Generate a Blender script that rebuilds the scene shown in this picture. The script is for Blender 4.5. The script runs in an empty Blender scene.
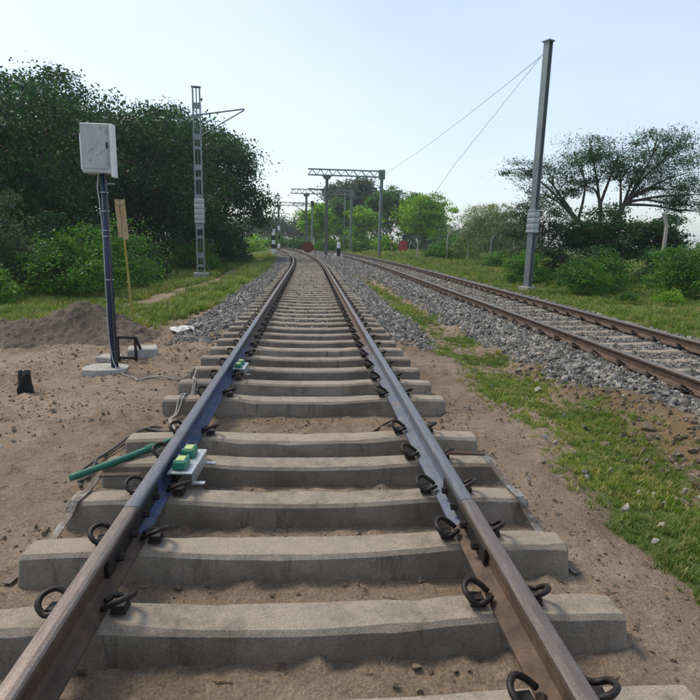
import bpy, bmesh, math, random
import numpy as np
from mathutils import Vector, Matrix
R_ = math.radians
S = bpy.context.scene
COL = S.collection

# ------------------------------------------------------------------ camera
cam = bpy.data.objects.new('camera', bpy.data.cameras.new('camera'))
COL.objects.link(cam)
cam.location = (0.016, 0.0, 1.684)
cam.rotation_euler = (Matrix.Rotation(R_(-4.387), 3, 'Z') @ Matrix.Rotation(R_(90 - 11.218), 3, 'X') @ Matrix.Rotation(R_(1.41), 3, 'Z')).to_euler()
cam.data.sensor_width = 36.0
cam.data.lens = 28.34
cam.data.clip_start = 0.05
cam.data.clip_end = 4000
S.camera = cam
# ------------------------------------------------------------------ sky, sun, exposure
SUN_EL, SUN_AZ = 52.0, -50.0          # azimuth from +Y (ahead), negative = to the left
W = bpy.data.worlds.new('World'); S.world = W; W.use_nodes = True
nt = W.node_tree; nt.nodes.clear()
sky = nt.nodes.new('ShaderNodeTexSky'); sky.sky_type = 'NISHITA'; sky.sun_disc = False
sky.sun_elevation = R_(SUN_EL); sky.sun_rotation = R_(SUN_AZ)
sky.altitude = 50; sky.air_density = 1.0; sky.dust_density = 1.5; sky.ozone_density = 1.5
bg = nt.nodes.new('ShaderNodeBackground'); bg.inputs['Strength'].default_value = 0.12
wo = nt.nodes.new('ShaderNodeOutputWorld')
veil = nt.nodes.new('ShaderNodeMix'); veil.data_type = 'RGBA'      # thin even overcast all over the sky
veil.inputs[7].default_value = (7.0, 7.6, 8.1, 1)
tc = nt.nodes.new('ShaderNodeTexCoord'); cl = nt.nodes.new('ShaderNodeTexNoise'); cl.inputs['Scale'].default_value = 1.6; cl.inputs['Detail'].default_value = 5
mpw = nt.nodes.new('ShaderNodeMapping'); mpw.inputs['Scale'].default_value = (1, 1, 2.2)
mr = nt.nodes.new('ShaderNodeMapRange'); mr.inputs['From Min'].default_value = .3; mr.inputs['From Max'].default_value = .7; mr.inputs['To Min'].default_value = .18; mr.inputs['To Max'].default_value = .40
nt.links.new(tc.outputs['Generated'], mpw.inputs[0]); nt.links.new(mpw.outputs[0], cl.inputs['Vector']); nt.links.new(cl.outputs[0], mr.inputs[0]); nt.links.new(mr.outputs[0], veil.inputs[0])
nt.links.new(sky.outputs[0], veil.inputs[6]); nt.links.new(veil.outputs[2], bg.inputs[0]); nt.links.new(bg.outputs[0], wo.inputs[0])
sun = bpy.data.objects.new('sun', bpy.data.lights.new('sun', 'SUN')); COL.objects.link(sun)
sun.data.energy = 1.9; sun.data.angle = R_(16); sun.data.color = (1.0, 0.90, 0.74)
sd = Vector((math.sin(R_(SUN_AZ)) * math.cos(R_(SUN_EL)), math.cos(R_(SUN_AZ)) * math.cos(R_(SUN_EL)), math.sin(R_(SUN_EL))))
sun.rotation_euler = (-sd).to_track_quat('-Z', 'Y').to_euler()
sun.location = sd * 60
S.view_settings.view_transform = 'Standard'; S.view_settings.look = 'None'
S.view_settings.gamma = 1.0; S.view_settings.use_curve_mapping = False
S.view_settings.exposure = 0.55

# ------------------------------------------------------------------ noise and lie of the land
rng = np.random.default_rng(11)
_T = np.random.default_rng(5).random((256, 256))
def vnoise(x, y):
    x = np.asarray(x, float); y = np.asarray(y, float)
    xi = np.floor(x).astype(int); yi = np.floor(y).astype(int); fx = x - xi; fy = y - yi
    fx = fx * fx * (3 - 2 * fx); fy = fy * fy * (3 - 2 * fy)
    g = lambda a, b: _T[a & 255, b & 255]
    return (g(xi, yi) * (1 - fx) + g(xi + 1, yi) * fx) * (1 - fy) + (g(xi, yi + 1) * (1 - fx) + g(xi + 1, yi + 1) * fx) * fy
def fbm(x, y, o=4):
    s = 0; a = .5; t = 0
    for k in range(o):
        s = s + a * vnoise(x * 2 ** k + 17.3 * k, y * 2 ** k + 9.1 * k); t += a; a *= .55
    return s / t
def sst(a, b, x):
    t = np.clip((np.asarray(x, float) - a) / (b - a), 0, 1); return t * t * (3 - 2 * t)
CURV_Y, CURV_R = 26.0, 380.0
def bend(y):                       # the tracks are straight, then swing left
    y = np.asarray(y, float); d = np.maximum(y - CURV_Y, 0)
    d1 = np.minimum(d, 70.0)
    return -(d1 * d1) / (2 * CURV_R) - (d - d1) * 70.0 / CURV_R
def rise(y): return .05 * sst(38, 75, y)
T2X = 5.20                         # centre line of the second track
def smooth_z(x, y):
    x = np.asarray(x, float); y = np.asarray(y, float)
    u = x - bend(y)
    b = sst(8.8, 11.0, y)
    au = np.abs(u)
    side = np.where(u < 0, -.06 * sst(1.7, 3.0, au) - .13 * sst(3, 6, au) * sst(9, 14, y) - .2 * sst(18, 28, y) * sst(2.4, 5, au), 0)
    z = side + np.where(u > 0, -.16 * sst(1.45, 3.0, u), 0)
    # formation of the first track
    bal = np.interp(au, [0, 1.45, 2.35], [.085, .10, -.12])
    z = np.where(au < 2.35, z * (1 - b) + np.maximum(bal, z) * b, z)
    # formation of the second track
    t2 = np.interp(u, [0, 2.9, 3.6, 4.12, 4.42, 5.98, 6.28, 6.8, 7.5], [-9, -.17, .085, .085, .05, .05, .085, .085, -.15])
    z = np.where((u > 2.6) & (u < 7.5), np.maximum(z, t2), z)
    far = sst(24, 34, y)                        # ballast fills the six-foot further off
    z = np.where((u > 1.2) & (u < 4.2), np.maximum(z, -.5 + .52 * far), z)
    z = np.where(u > 7.2, -.15 + .42 * sst(25, 60, y) * sst(7.5, 11, u), z)
    return z + rise(y)
def gz(x, y):
    x = np.asarray(x, float); y = np.asarray(y, float); u = x - bend(y)
    inT = sst(1.3, 1.8, np.abs(u)); inT2 = 1 - sst(2.9, 3.5, u) * (1 - sst(6.9, 7.7, u))
    n = (fbm(x * .9, y * .9) - .5) * .10 * inT * inT2
    n = n + (fbm(x * 5.1 + 40, y * 5.1) - .5) * .045 * (.5 + .5 * inT)
    n = n + np.maximum(fbm(x * 12 + 7, y * 12 + 3, 3) - .54, 0) * .17
    big = (fbm(x * .12 + 3, y * .12) - .5) * .5 * sst(6, 14, np.abs(u - 3))
    return smooth_z(x, y) + n + big
def g1(x, y): return float(gz(x, y))
def grass_mask(x, y):
    x = np.asarray(x, float); y = np.asarray(y, float); u = x - bend(y)
    nz = fbm(x * 1.3 + 5, y * 1.3 + 8) - .5
    nf = fbm(x * 5 + 1, y * 5 + 2) - .5
    # left field
    edge = np.interp(y, [0, 9.5, 10.5, 14, 30, 200], [-40, -40, -3.0, -2.15, -2.25, -2.3])
    l = sst(-.05, .35, (edge - u) + nz * 1.0)
    l = l * (y > 9.2)
    pth = -4.45 + .45 * np.sin((y - 14) * .16) + .5 * sst(30, 45, y)
    l = l * (1 - (1 - sst(.40, .70, np.abs(x - pth) + nf * .35)) * sst(12.5, 15, y))
    # strip between the tracks
    lo = np.interp(y, [0, 3, 3.8, 4.7, 7.2, 10.9, 40], [1.95, 2.07, 2.2, 2.22, 2.18, 2.3, 2.35])
    hi = np.interp(y, [0, 3.6, 4.4, 5.8, 7.8, 13.0, 28], [2.7, 2.8, 3.12, 3.35, 3.17, 3.15, 2.5])
    s = sst(-.12, .12, u - lo + nz * .7) * sst(-.12, .15, hi - u + nz * .5) * sst(-.14, .14, nz + .55 * nf + .07) * (1 - sst(21, 30, y))
    # right field
    r = sst(-.1, .3, u - 7.4 + nz * .6)
    return np.clip(np.maximum(np.maximum(l, s), r * (.75 + .5 * nz)), 0, 1)
def gravel_mask(x, y):
    x = np.asarray(x, float); y = np.asarray(y, float); u = x - bend(y); nz = fbm(x * 2 + 9, y * 2 + 1) - .5
    a = sst(-.1, .1, 2.3 - np.abs(u) + nz * .5) * sst(8.2, 10.5, y + nz * 3)
    toe = np.interp(y, [0, 4.5, 5.65, 6.7, 15], [4.1, 3.85, 3.70, 3.27, 3.1])
    b_ = sst(-.1, .1, u - toe + nz * .6) * sst(-.1, .15, 7.35 - u + nz * .5)
    c = sst(24, 32, y) * (u > 0) * (u < 7.0)
    return np.clip(np.maximum(np.maximum(a, b_), c), 0, 1)

# ------------------------------------------------------------------ materials
def nodes(m):
    m.use_nodes = True; return m.node_tree.nodes, m.node_tree.links
def ramp(ns, ln, src, stops):
    r = ns.new('ShaderNodeValToRGB'); e = r.color_ramp.elements
    while len(e) < len(stops): e.new(.5)
    for k, (p, c) in enumerate(stops):
        e[k].position = p; e[k].color = (*c, 1) if len(c) == 3 else c
    ln.new(src, r.inputs[0]); return r.outputs[0]
def noise(ns, ln, vec, scale, detail=5, rough=.6):
    n = ns.new('ShaderNodeTexNoise'); n.inputs['Scale'].default_value = scale
    n.inputs['Detail'].default_value = detail; n.inputs['Roughness'].default_value = rough
    ln.new(vec, n.inputs['Vector']); return n.outputs[0]
def mixc(ns, ln, f, a, b, mode='MIX'):
    m = ns.new('ShaderNodeMix'); m.data_type = 'RGBA'; m.blend_type = mode
    for i, v in ((0, f), (6, a), (7, b)):
        if isinstance(v, (int, float)): m.inputs[i].default_value = v
        elif isinstance(v, tuple): m.inputs[i].default_value = (*v, 1)
        else: ln.new(v, m.inputs[i])
    return m.outputs[2]
def math_(ns, ln, op, a, b=0.0):
    m = ns.new('ShaderNodeMath'); m.operation = op
    for i, v in ((0, a), (1, b)):
        if isinstance(v, (int, float)): m.inputs[i].default_value = v
        else: ln.new(v, m.inputs[i])
    return m.outputs[0]
def bump(ns, ln, h, strength, dist):
    b = ns.new('ShaderNodeBump'); b.inputs['Strength'].default_value = strength; b.inputs['Distance'].default_value = dist
    ln.new(h, b.inputs['Height']); return b.outputs[0]
def worn(name, c1, c2, c3=None, scale=6, fine=60, rough=.8, metal=0.0, bmp=.3, bdist=.01, spots=.62, spec=.4, grain=.38):
    """base colour c1..c2 over a broad noise, patches of c3, fine grain and relief"""
    m = bpy.data.materials.new(name); ns, ln = nodes(m); p = ns['Principled BSDF']
    g = ns.new('ShaderNodeNewGeometry').outputs['Position']
    a = noise(ns, ln, g, scale); f = noise(ns, ln, g, fine, 4)
    c = ramp(ns, ln, a, [(.3, c1), (.7, c2)])
    if c3:
        s = noise(ns, ln, g, scale * 2.3 + .7, 8, .7)
        k = ramp(ns, ln, s, [(spots - .06, (0, 0, 0)), (spots + .06, (1, 1, 1))])
        c = mixc(ns, ln, k, c, c3)
    gr = ramp(ns, ln, f, [(.25, (1 - grain,) * 3), (.75, (1 + grain * .66,) * 3)])
    c = mixc(ns, ln, 1.0, c, gr, 'MULTIPLY')
    ln.new(c, p.inputs['Base Color']); p.inputs['Roughness'].default_value = rough
    p.inputs['Metallic'].default_value = metal; p.inputs['Specular IOR Level'].default_value = spec
    if bmp: ln.new(bump(ns, ln, f, bmp, bdist), p.inputs['Normal'])
    return m
M = {}
M['concrete'] = worn('concrete', (.165, .138, .103), (.325, .278, .225), (.38, .305, .23), 2.6, 110, .9, bmp=.35, bdist=.004, spots=.58)
M['footing'] = worn('footing', (.30, .29, .26), (.42, .40, .36), (.2, .18, .15), 5, 50, .9, bmp=.4)
M['clip'] = worn('clip', (.012, .011, .011), (.032, .025, .021), (.085, .048, .03), 20, 120, .55, .3, bmp=.2, bdist=.002)
M['rust'] = worn('rust', (.05, .030, .022), (.085, .05, .034), (.03, .02, .016), 5, 70, .8, .2, bdist=.003)
M['rusty_strap'] = worn('rusty_strap', (.09, .065, .055), (.15, .115, .095), (.27, .255, .235), 3, 60, .65, .35, bdist=.002, spots=.55)
M['galv'] = worn('galv', (.19, .225, .225), (.26, .30, .295), (.14, .165, .165), 2.5, 40, .55, .45, bmp=.1, grain=.12)
M['mast_dark'] = worn('mast_dark', (.13, .155, .15), (.18, .205, .20), None, 2, 30, .6, .4, bmp=.1, grain=.12)
M['wrap'] = worn('wrap', (.40, .42, .41), (.52, .54, .52), (.3, .31, .29), 6, 30, .6, .1, bmp=.1, grain=.12)
M['wire'] = worn('wire', (.05, .055, .055), (.08, .08, .08), None, 2, 30, .5, .5, bmp=0)
M['blue_paint'] = worn('blue_paint', (.008, .022, .062), (.014, .034, .088), (.04, .05, .075), 7, 60, .45, 0, bmp=.1, bdist=.002, spots=.66, grain=.12)
M['box_grey'] = worn('box_grey', (.33, .36, .36), (.45, .47, .46), (.22, .22, .2), 6, 60, .5, .1, bmp=.1, grain=.12)
M['white'] = worn('white', (.66, .67, .66), (.78, .78, .76), (.5, .47, .42), 8, 40, .7, bmp=.1, spots=.7, grain=.12)
M['black'] = worn('black', (.01, .01, .011), (.022, .021, .02), None, 8, 60, .6, bmp=.2)
M['black_iron'] = worn('black_iron', (.015, .014, .014), (.03, .025, .022), (.07, .04, .03), 12, 60, .6, .3, bmp=.2)
M['charred'] = worn('charred', (.010, .010, .010), (.022, .02, .017), None, 12, 45, .95, bmp=.8, bdist=.02)
M['yellow'] = worn('yellow', (.30, .235, .04), (.36, .29, .06), (.2, .16, .06), 9, 60, .6, bmp=.1, grain=.12)
M['board'] = worn('board', (.36, .27, .13), (.45, .35, .19), (.40, .22, .14), 4, 60, .85, bmp=.3, spots=.56)
M['green_pipe'] = worn('green_pipe', (.02, .13, .085), (.03, .17, .11), (.09, .14, .10), 9, 60, .45, bmp=.1, spots=.68, grain=.12)
M['green_box'] = worn('green_box', (.02, .16, .095), (.03, .20, .12), None, 15, 80, .4, bmp=.05, grain=.12)
M['yellow_label'] = worn('yellow_label', (.38, .46, .14), (.48, .54, .22), (.15, .35, .15), 60, 200, .5, bmp=0, spots=.6)
M['bracket'] = worn('bracket', (.36, .40, .42), (.48, .51, .52), (.2, .19, .17), 14, 80, .4, .6, bmp=.1, grain=.12)
M['cable'] = worn('cable', (.27, .25, .22), (.36, .33, .29), None, 8, 60, .7, bmp=.1)
M['dark_cable'] = worn('dark_cable', (.05, .045, .04), (.10, .085, .07), None, 8, 60, .7, bmp=.1)
M['red'] = worn('red', (.34, .035, .03), (.42, .05, .04), (.25, .05, .04), 3, 30, .6, bmp=.1, grain=.12)
M['dark_red'] = worn('dark_red', (.13, .018, .015), (.17, .024, .019), None, 3, 30, .6, bmp=.1, grain=.12)
M['paper'] = worn('paper', (.62, .58, .52), (.76, .73, .68), (.45, .38, .3), 12, 60, .9, bmp=.1)
M['mound_soil'] = worn('mound_soil', (.10, .083, .066), (.175, .14, .105), (.24, .185, .13), 1.3, 30, .97, bmp=1.0, bdist=.03, spots=.6, spec=.1)
M['clod'] = worn('clod', (.15, .115, .08), (.24, .19, .14), (.08, .067, .05), 7, 60, .97, bmp=.6, spec=.1)
M['stick'] = worn('stick', (.06, .035, .025), (.09, .055, .04), None, 12, 60, .9, bmp=.2)
M['bark'] = worn('bark', (.07, .06, .05), (.13, .115, .095), (.04, .035, .03), 5, 25, .95, bmp=.8, bdist=.03, spec=.1)

def sleeper_mat():
    m = bpy.data.materials.new('sleeper_concrete'); ns, ln = nodes(m); p = ns['Principled BSDF']
    ge = ns.new('ShaderNodeNewGeometry'); g = ge.outputs['Position']; rnd = ns.new('ShaderNodeObjectInfo').outputs['Random']
    a = noise(ns, ln, g, 2.4, 6, .65); b = noise(ns, ln, g, 11, 6, .7); f = noise(ns, ln, g, 130, 4)
    c = ramp(ns, ln, a, [(.32, (.15, .126, .096)), (.5, (.235, .205, .165)), (.68, (.33, .285, .235))])
    c = mixc(ns, ln, 1.0, c, ramp(ns, ln, rnd, [(0, (.80, .80, .80)), (1, (1.18, 1.16, 1.12))]), 'MULTIPLY')
    # runs of dirt and oil down the faces
    mp = ns.new('ShaderNodeMapping'); mp.inputs['Scale'].default_value = (1, 1, .14); ln.new(g, mp.inputs[0])
    st = noise(ns, ln, mp.outputs[0], 9, 5, .7)
    c = mixc(ns, ln, ramp(ns, ln, st, [(.56, (0, 0, 0)), (.70, (.75, .75, .75))]), c, (.075, .062, .048))
    # dust lying on whatever faces up
    sx = ns.new('ShaderNodeSeparateXYZ'); ln.new(ge.outputs['Normal'], sx.inputs[0])
    du = math_(ns, ln, 'MULTIPLY', ramp(ns, ln, sx.outputs[2], [(.55, (0, 0, 0)), (.95, (1, 1, 1))]), ramp(ns, ln, b, [(.36, (.12, .12, .12)), (.62, (.85, .85, .85))]))
    c = mixc(ns, ln, du, c, (.345, .283, .222))
    # rust spots and pits
    c = mixc(ns, ln, ramp(ns, ln, noise(ns, ln, g, 16, 7, .75), [(.68, (0, 0, 0)), (.74, (.8, .8, .8))]), c, (.14, .075, .045))
    c = mixc(ns, ln, 1.0, c, ramp(ns, ln, f, [(.28, (.66, .66, .66)), (.7, (1.2, 1.2, 1.2))]), 'MULTIPLY')
    ln.new(c, p.inputs['Base Color']); p.inputs['Roughness'].default_value = .93; p.inputs['Specular IOR Level'].default_value = .25
    h = math_(ns, ln, 'ADD', f, math_(ns, ln, 'MULTIPLY', b, 1.6)); ln.new(bump(ns, ln, h, .55, .006), p.inputs['Normal'])
    return m
M['sleeper'] = sleeper_mat()
def stone_mat():
    m = bpy.data.materials.new('ballast_stone'); ns, ln = nodes(m); p = ns['Principled BSDF']
    oi = ns.new('ShaderNodeObjectInfo').outputs['Random']
    c = ramp(ns, ln, oi, [(0, (.12, .114, .10)), (.4, (.225, .212, .19)), (.8, (.33, .31, .28)), (.93, (.45, .425, .385)), (1, (.28, .22, .16))])
    g = ns.new('ShaderNodeTexCoord').outputs['Object']
    f = noise(ns, ln, g, 5.0, 5)
    c = mixc(ns, ln, 1.0, c, ramp(ns, ln, f, [(.3, (.6, .6, .6)), (.7, (1.25, 1.24, 1.22))]), 'MULTIPLY')
    ln.new(c, p.inputs['Base Color']); p.inputs['Roughness'].default_value = .85; p.inputs['Specular IOR Level'].default_value = .3
    return m
M['stone'] = stone_mat()

def ground_mat():
    m = bpy.data.materials.new('soil'); ns, ln = nodes(m); p = ns['Principled BSDF']
    g = ns.new('ShaderNodeNewGeometry').outputs['Position']
    at = lambda n: (lambda a: (setattr(a, 'attribute_name', n), a.outputs['Fac'])[1])(ns.new('ShaderNodeAttribute'))
    a = noise(ns, ln, g, 1.1, 6); b = noise(ns, ln, g, 9, 6, .7); f = noise(ns, ln, g, 70, 5, .7)
    dirt = ramp(ns, ln, a, [(.3, (.19, .145, .100)), (.5, (.27, .205, .150)), (.72, (.33, .26, .20))])
    dirt = mixc(ns, ln, ramp(ns, ln, b, [(.55, (0, 0, 0)), (.68, (1, 1, 1))]), dirt, (.37, .285, .21))
    dirt = mixc(ns, ln, ramp(ns, ln, b, [(.30, (1, 1, 1)), (.42, (0, 0, 0))]), dirt, (.085, .070, .050))
    lg = noise(ns, ln, g, .45, 4, .6)
    dirt = mixc(ns, ln, 1.0, dirt, ramp(ns, ln, lg, [(.35, (.90, .885, .86)), (.62, (1.22, 1.20, 1.18))]), 'MULTIPLY')
    # orange soil at the foot of the ballast
    dirt = mixc(ns, ln, at('orange'), dirt, (.215, .150, .085))
    grav = ramp(ns, ln, noise(ns, ln, g, 22, 6, .75), [(.3, (.085, .08, .07)), (.5, (.16, .152, .136)), (.7, (.26, .25, .225))])
    gr = ramp(ns, ln, noise(ns, ln, g, 3.0, 6, .7), [(.3, (.068, .105, .022)), (.55, (.12, .16, .04)), (.75, (.21, .19, .085))])
    gm = math_(ns, ln, 'ADD', at('gravel'), math_(ns, ln, 'MULTIPLY', math_(ns, ln, 'SUBTRACT', b, .5), .8))
    sm = math_(ns, ln, 'ADD', at('grass'), math_(ns, ln, 'MULTIPLY', math_(ns, ln, 'SUBTRACT', b, .5), .9))
    c = mixc(ns, ln, ramp(ns, ln, gm, [(.42, (0, 0, 0)), (.58, (1, 1, 1))]), dirt, grav)
    c = mixc(ns, ln, ramp(ns, ln, sm, [(.40, (0, 0, 0)), (.65, (1, 1, 1))]), c, gr)
    c = mixc(ns, ln, 1.0, c, ramp(ns, ln, f, [(.25, (.48, .48, .48)), (.75, (1.38, 1.38, 1.38))]), 'MULTIPLY')
    ln.new(c, p.inputs['Base Color']); p.inputs['Roughness'].default_value = .97; p.inputs['Specular IOR Level'].default_value = .1
    h = math_(ns, ln, 'ADD', math_(ns, ln, 'MULTIPLY', b, 1.2), math_(ns, ln, 'MULTIPLY', f, .5))
    ln.new(bump(ns, ln, h, 1.0, .035), p.inputs['Normal'])
    return m
M['ground'] = ground_mat()

def leaf_mat(name, c1, c2, c3, trans=.35):
    m = bpy.data.materials.new(name); ns, ln = nodes(m); p = ns['Principled BSDF']
    ge = ns.new('ShaderNodeNewGeometry')
    c = ramp(ns, ln, ge.outputs['Random Per Island'], [(0, c1), (.6, c2), (1, c3)])
    n = noise(ns, ln, ge.outputs['Position'], .6, 3)
    c = mixc(ns, ln, 1.0, c, ramp(ns, ln, n, [(.3, (.60, .68, .62)), (.7, (1.45, 1.32, 1.1))]), 'MULTIPLY')
    ln.new(c, p.inputs['Base Color']); p.inputs['Roughness'].default_value = .55; p.inputs['Specular IOR Level'].default_value = .3
    t = ns.new('ShaderNodeBsdfTranslucent'); ln.new(mixc(ns, ln, 1.0, c, (1.2, 1.35, .6), 'MULTIPLY'), t.inputs[0])
    mx = ns.new('ShaderNodeMixShader'); mx.inputs[0].default_value = trans
    ln.new(p.outputs[0], mx.inputs[1]); ln.new(t.outputs[0], mx.inputs[2])
    ln.new(mx.outputs[0], ns['Material Output'].inputs['Surface'])
    return m
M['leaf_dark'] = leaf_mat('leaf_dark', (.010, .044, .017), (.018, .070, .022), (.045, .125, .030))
M['leaf_mid'] = leaf_mat('leaf_mid', (.036, .115, .012), (.062, .17, .018), (.105, .235, .028))
M['leaf_bright'] = leaf_mat('leaf_bright', (.11, .25, .010), (.175, .36, .014), (.27, .46, .025))
M['leaf_pale'] = leaf_mat('leaf_pale', (.14, .19, .10), (.20, .25, .14), (.29, .32, .21))
M['leaf_blue'] = leaf_mat('leaf_blue', (.035, .060, .035), (.050, .082, .050), (.075, .105, .065))
M['grass_blade'] = leaf_mat('grass_blade', (.075, .14, .018), (.12, .205, .028), (.22, .25, .07), .3)
M['grass_dry'] = leaf_mat('grass_dry', (.17, .18, .045), (.23, .24, .07), (.36, .31, .15), .3)

def rail_mat(name, blue, pal=None):
    """rail steel: worn bright running surface on the head, rust (or blue paint) on the web and foot"""
    m = bpy.data.materials.new(name); ns, ln = nodes(m); p = ns['Principled BSDF']
    g = ns.new('ShaderNodeNewGeometry').outputs['Position']
    up = ns.new('ShaderNodeAttribute'); up.attribute_name = 'head'; hd = up.outputs['Fac']
    mp = ns.new('ShaderNodeMapping'); mp.inputs['Scale'].default_value = (1, .12, 1); ln.new(g, mp.inputs[0])
    a = noise(ns, ln, g, 9, 6, .7); st = noise(ns, ln, mp.outputs[0], 60, 5, .7); f = noise(ns, ln, g, 120, 4)
    rust = ramp(ns, ln, a, [(.3, (.045, .027, .018)), (.5, (.085, .050, .030)), (.7, (.14, .085, .05))])
    if blue:
        pa = ramp(ns, ln, a, [(.3, pal[0]), (.55, pal[1]), (.72, pal[2])])
        n2 = noise(ns, ln, g, 4.5, 7, .75)
        sy = ns.new('ShaderNodeSeparateXYZ'); ln.new(g, sy.inputs[0])
        wear = math_(ns, ln, 'ADD', n2, math_(ns, ln, 'MULTIPLY', ramp(ns, ln, math_(ns, ln, 'MULTIPLY', sy.outputs[1], .1), [(.55, (0, 0, 0)), (.9, (1, 1, 1))]), .28))
        pa = mixc(ns, ln, ramp(ns, ln, noise(ns, ln, g, 13, 7, .8), [(.42, (0, 0, 0)), (.66, (.55, .55, .55))]), pa, (.20, .17, .135))     # dust and scuffs
        pa = mixc(ns, ln, ramp(ns, ln, noise(ns, ln, g, 26, 6, .8), [(.60, (0, 0, 0)), (.66, (.8, .8, .8))]), pa, (.07, .04, .026))
        rust = mixc(ns, ln, ramp(ns, ln, wear, [(.60, (0, 0, 0)), (.68, (1, 1, 1))]), pa, rust)
        top = ramp(ns, ln, st, [(.3, (.12, .12, .14)), (.7, (.22, .21, .225))])
    else:
        top = ramp(ns, ln, st, [(.3, (.13, .10, .085)), (.7, (.23, .185, .16))])
    c = mixc(ns, ln, hd, rust, top)
    c = mixc(ns, ln, 1.0, c, ramp(ns, ln, f, [(.25, (.7, .7, .7)), (.75, (1.2, 1.2, 1.2))]), 'MULTIPLY')
    ln.new(c, p.inputs['Base Color'])
    ln.new(ramp(ns, ln, math_(ns, ln, 'MULTIPLY', hd, 1.0), [(0, (.72, .72, .72)), (1, (.42, .42, .42))]), p.inputs['Roughness'])
    ln.new(math_(ns, ln, 'MULTIPLY', hd, .55), p.inputs['Metallic'])
    ln.new(bump(ns, ln, f, .25, .002), p.inputs['Normal'])
    return m
M['rail_blue'] = rail_mat('rail_blue', True, ((.014, .040, .125), (.024, .058, .16), (.07, .10, .17)))
M['rail_pale_blue'] = rail_mat('rail_pale_blue', True, ((.06, .085, .15), (.11, .135, .195), (.19, .20, .225)))
M['rail_rust'] = rail_mat('rail_rust', False)

# ------------------------------------------------------------------ mesh helpers
class MB:
    """collects vertices and faces for ONE mesh"""
    def __init__(s): s.v = []; s.f = []
    def add(s, vs, fs):
        o = len(s.v); s.v += [tuple(v) for v in vs]; s.f += [tuple(i + o for i in f) for f in fs]; return s
    def box(s, c, d, rot=None, taper=1.0):
        x, y, z = (k / 2 for k in d); vs = []
        for zz in (-z, z):
            t = taper if zz > 0 else 1.0
            for sx, sy in ((-1, -1), (1, -1), (1, 1), (-1, 1)):
                p = Vector((sx * x * t, sy * y * t, zz))
                if rot is not None: p = rot @ p
                vs.append(p + Vector(c))
        return s.add(vs, [(3, 2, 1, 0), (4, 5, 6, 7), (0, 1, 5, 4), (1, 2, 6, 5), (2, 3, 7, 6), (3, 0, 4, 7)])
    def bar(s, a, b, w, h, up=(0, 0, 1)):
        a = Vector(a); b = Vector(b); d = b - a
        X = d.normalized(); Y = Vector(up).cross(X)
        if Y.length < 1e-4: Y = Vector((1, 0, 0)).cross(X)
        Y.normalize(); Z = X.cross(Y)
        return s.box((a + b) / 2, (d.length, w, h), Matrix((X, Y, Z)).transposed())
    def tube(s, pts, r, n=6, cap=True):
        pts = [Vector(p) for p in pts]; rs = r if hasattr(r, '__len__') else [r] * len(pts)
        o = len(s.v); prev = None
        for i, p in enumerate(pts):
            t = (pts[min(i + 1, len(pts) - 1)] - pts[max(i - 1, 0)]).normalized()
            if prev is None:
                a = Vector((0, 0, 1)) if abs(t.z) < .9 else Vector((1, 0, 0))
                X = t.cross(a).normalized()
            else: X = (prev - t * prev.dot(t)).normalized()
            prev = X; Y = t.cross(X)
            for k in range(n):
                an = 2 * math.pi * k / n
                s.v.append(tuple(p + (X * math.cos(an) + Y * math.sin(an)) * rs[i]))
        for i in range(len(pts) - 1):
            for k in range(n):
                k2 = (k + 1) % n
                s.f.append((o + i * n + k, o + i * n + k2, o + (i + 1) * n + k2, o + (i + 1) * n + k))
        if cap:
            s.f.append(tuple(o + k for k in range(n))[::-1]); s.f.append(tuple(o + (len(pts) - 1) * n + k for k in range(n)))
        return s
    def build(s, name, mat, parent=None, smooth=False, bevel=0, loc=None, rz=0):
        me = bpy.data.meshes.new(name); me.from_pydata(s.v, [], s.f)
        bm = bmesh.new(); bm.from_mesh(me)
        bmesh.ops.recalc_face_normals(bm, faces=bm.faces); 
        if bevel: bmesh.ops.bevel(bm, geom=bm.edges[:], offset=bevel, segments=1, affect='EDGES', clamp_overlap=True)
        bm.to_mesh(me); bm.free()
        if smooth: me.polygons.foreach_set('use_smooth', [True] * len(me.polygons))
        me.materials.append(M[mat] if isinstance(mat, str) else mat)
        return link(name, me, parent, loc, rz)
def link(name, data, parent=None, loc=None, rz=0):
    o = bpy.data.objects.new(name, data); COL.objects.link(o)
    if parent is not None: o.parent = parent
    if loc is not None: o.location = loc
    if rz: o.rotation_euler[2] = rz
    return o
def tag(o, label, cat, group=None):
    o['label'] = label; o['category'] = cat
    if group: o['group'] = group
    return o
def thing(name, label, cat, loc=(0, 0, 0), rz=0, group=None):
    return tag(link(name, None, None, loc, rz), label, cat, group)
def spline(pts, n=6):
    P = [Vector(p) for p in pts]; out = []
    for i in range(len(P) - 1):
        p0 = P[max(i - 1, 0)]; p1 = P[i]; p2 = P[i + 1]; p3 = P[min(i + 2, len(P) - 1)]
        for k in range(n):
            t = k / n
            out.append(.5 * ((2 * p1) + (p2 - p0) * t + (2 * p0 - 5 * p1 + 4 * p2 - p3) * t * t + (3 * p1 - p0 - 3 * p2 + p3) * t ** 3))
    return out + [P[-1]]
def fast_mesh(name, V, Fa, mat):
    """V (n,3), Fa (m,4) quads by numpy"""
    me = bpy.data.meshes.new(name); n, m = len(V), len(Fa)
    me.vertices.add(n); me.vertices.foreach_set('co', V.astype(np.float32).ravel())
    me.loops.add(m * 4); me.loops.foreach_set('vertex_index', Fa.astype(np.int32).ravel())
    me.polygons.add(m); me.polygons.foreach_set('loop_start', np.arange(0, m * 4, 4, dtype=np.int32))
    me.update(calc_edges=True); me.materials.append(M[mat]); return me

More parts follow.
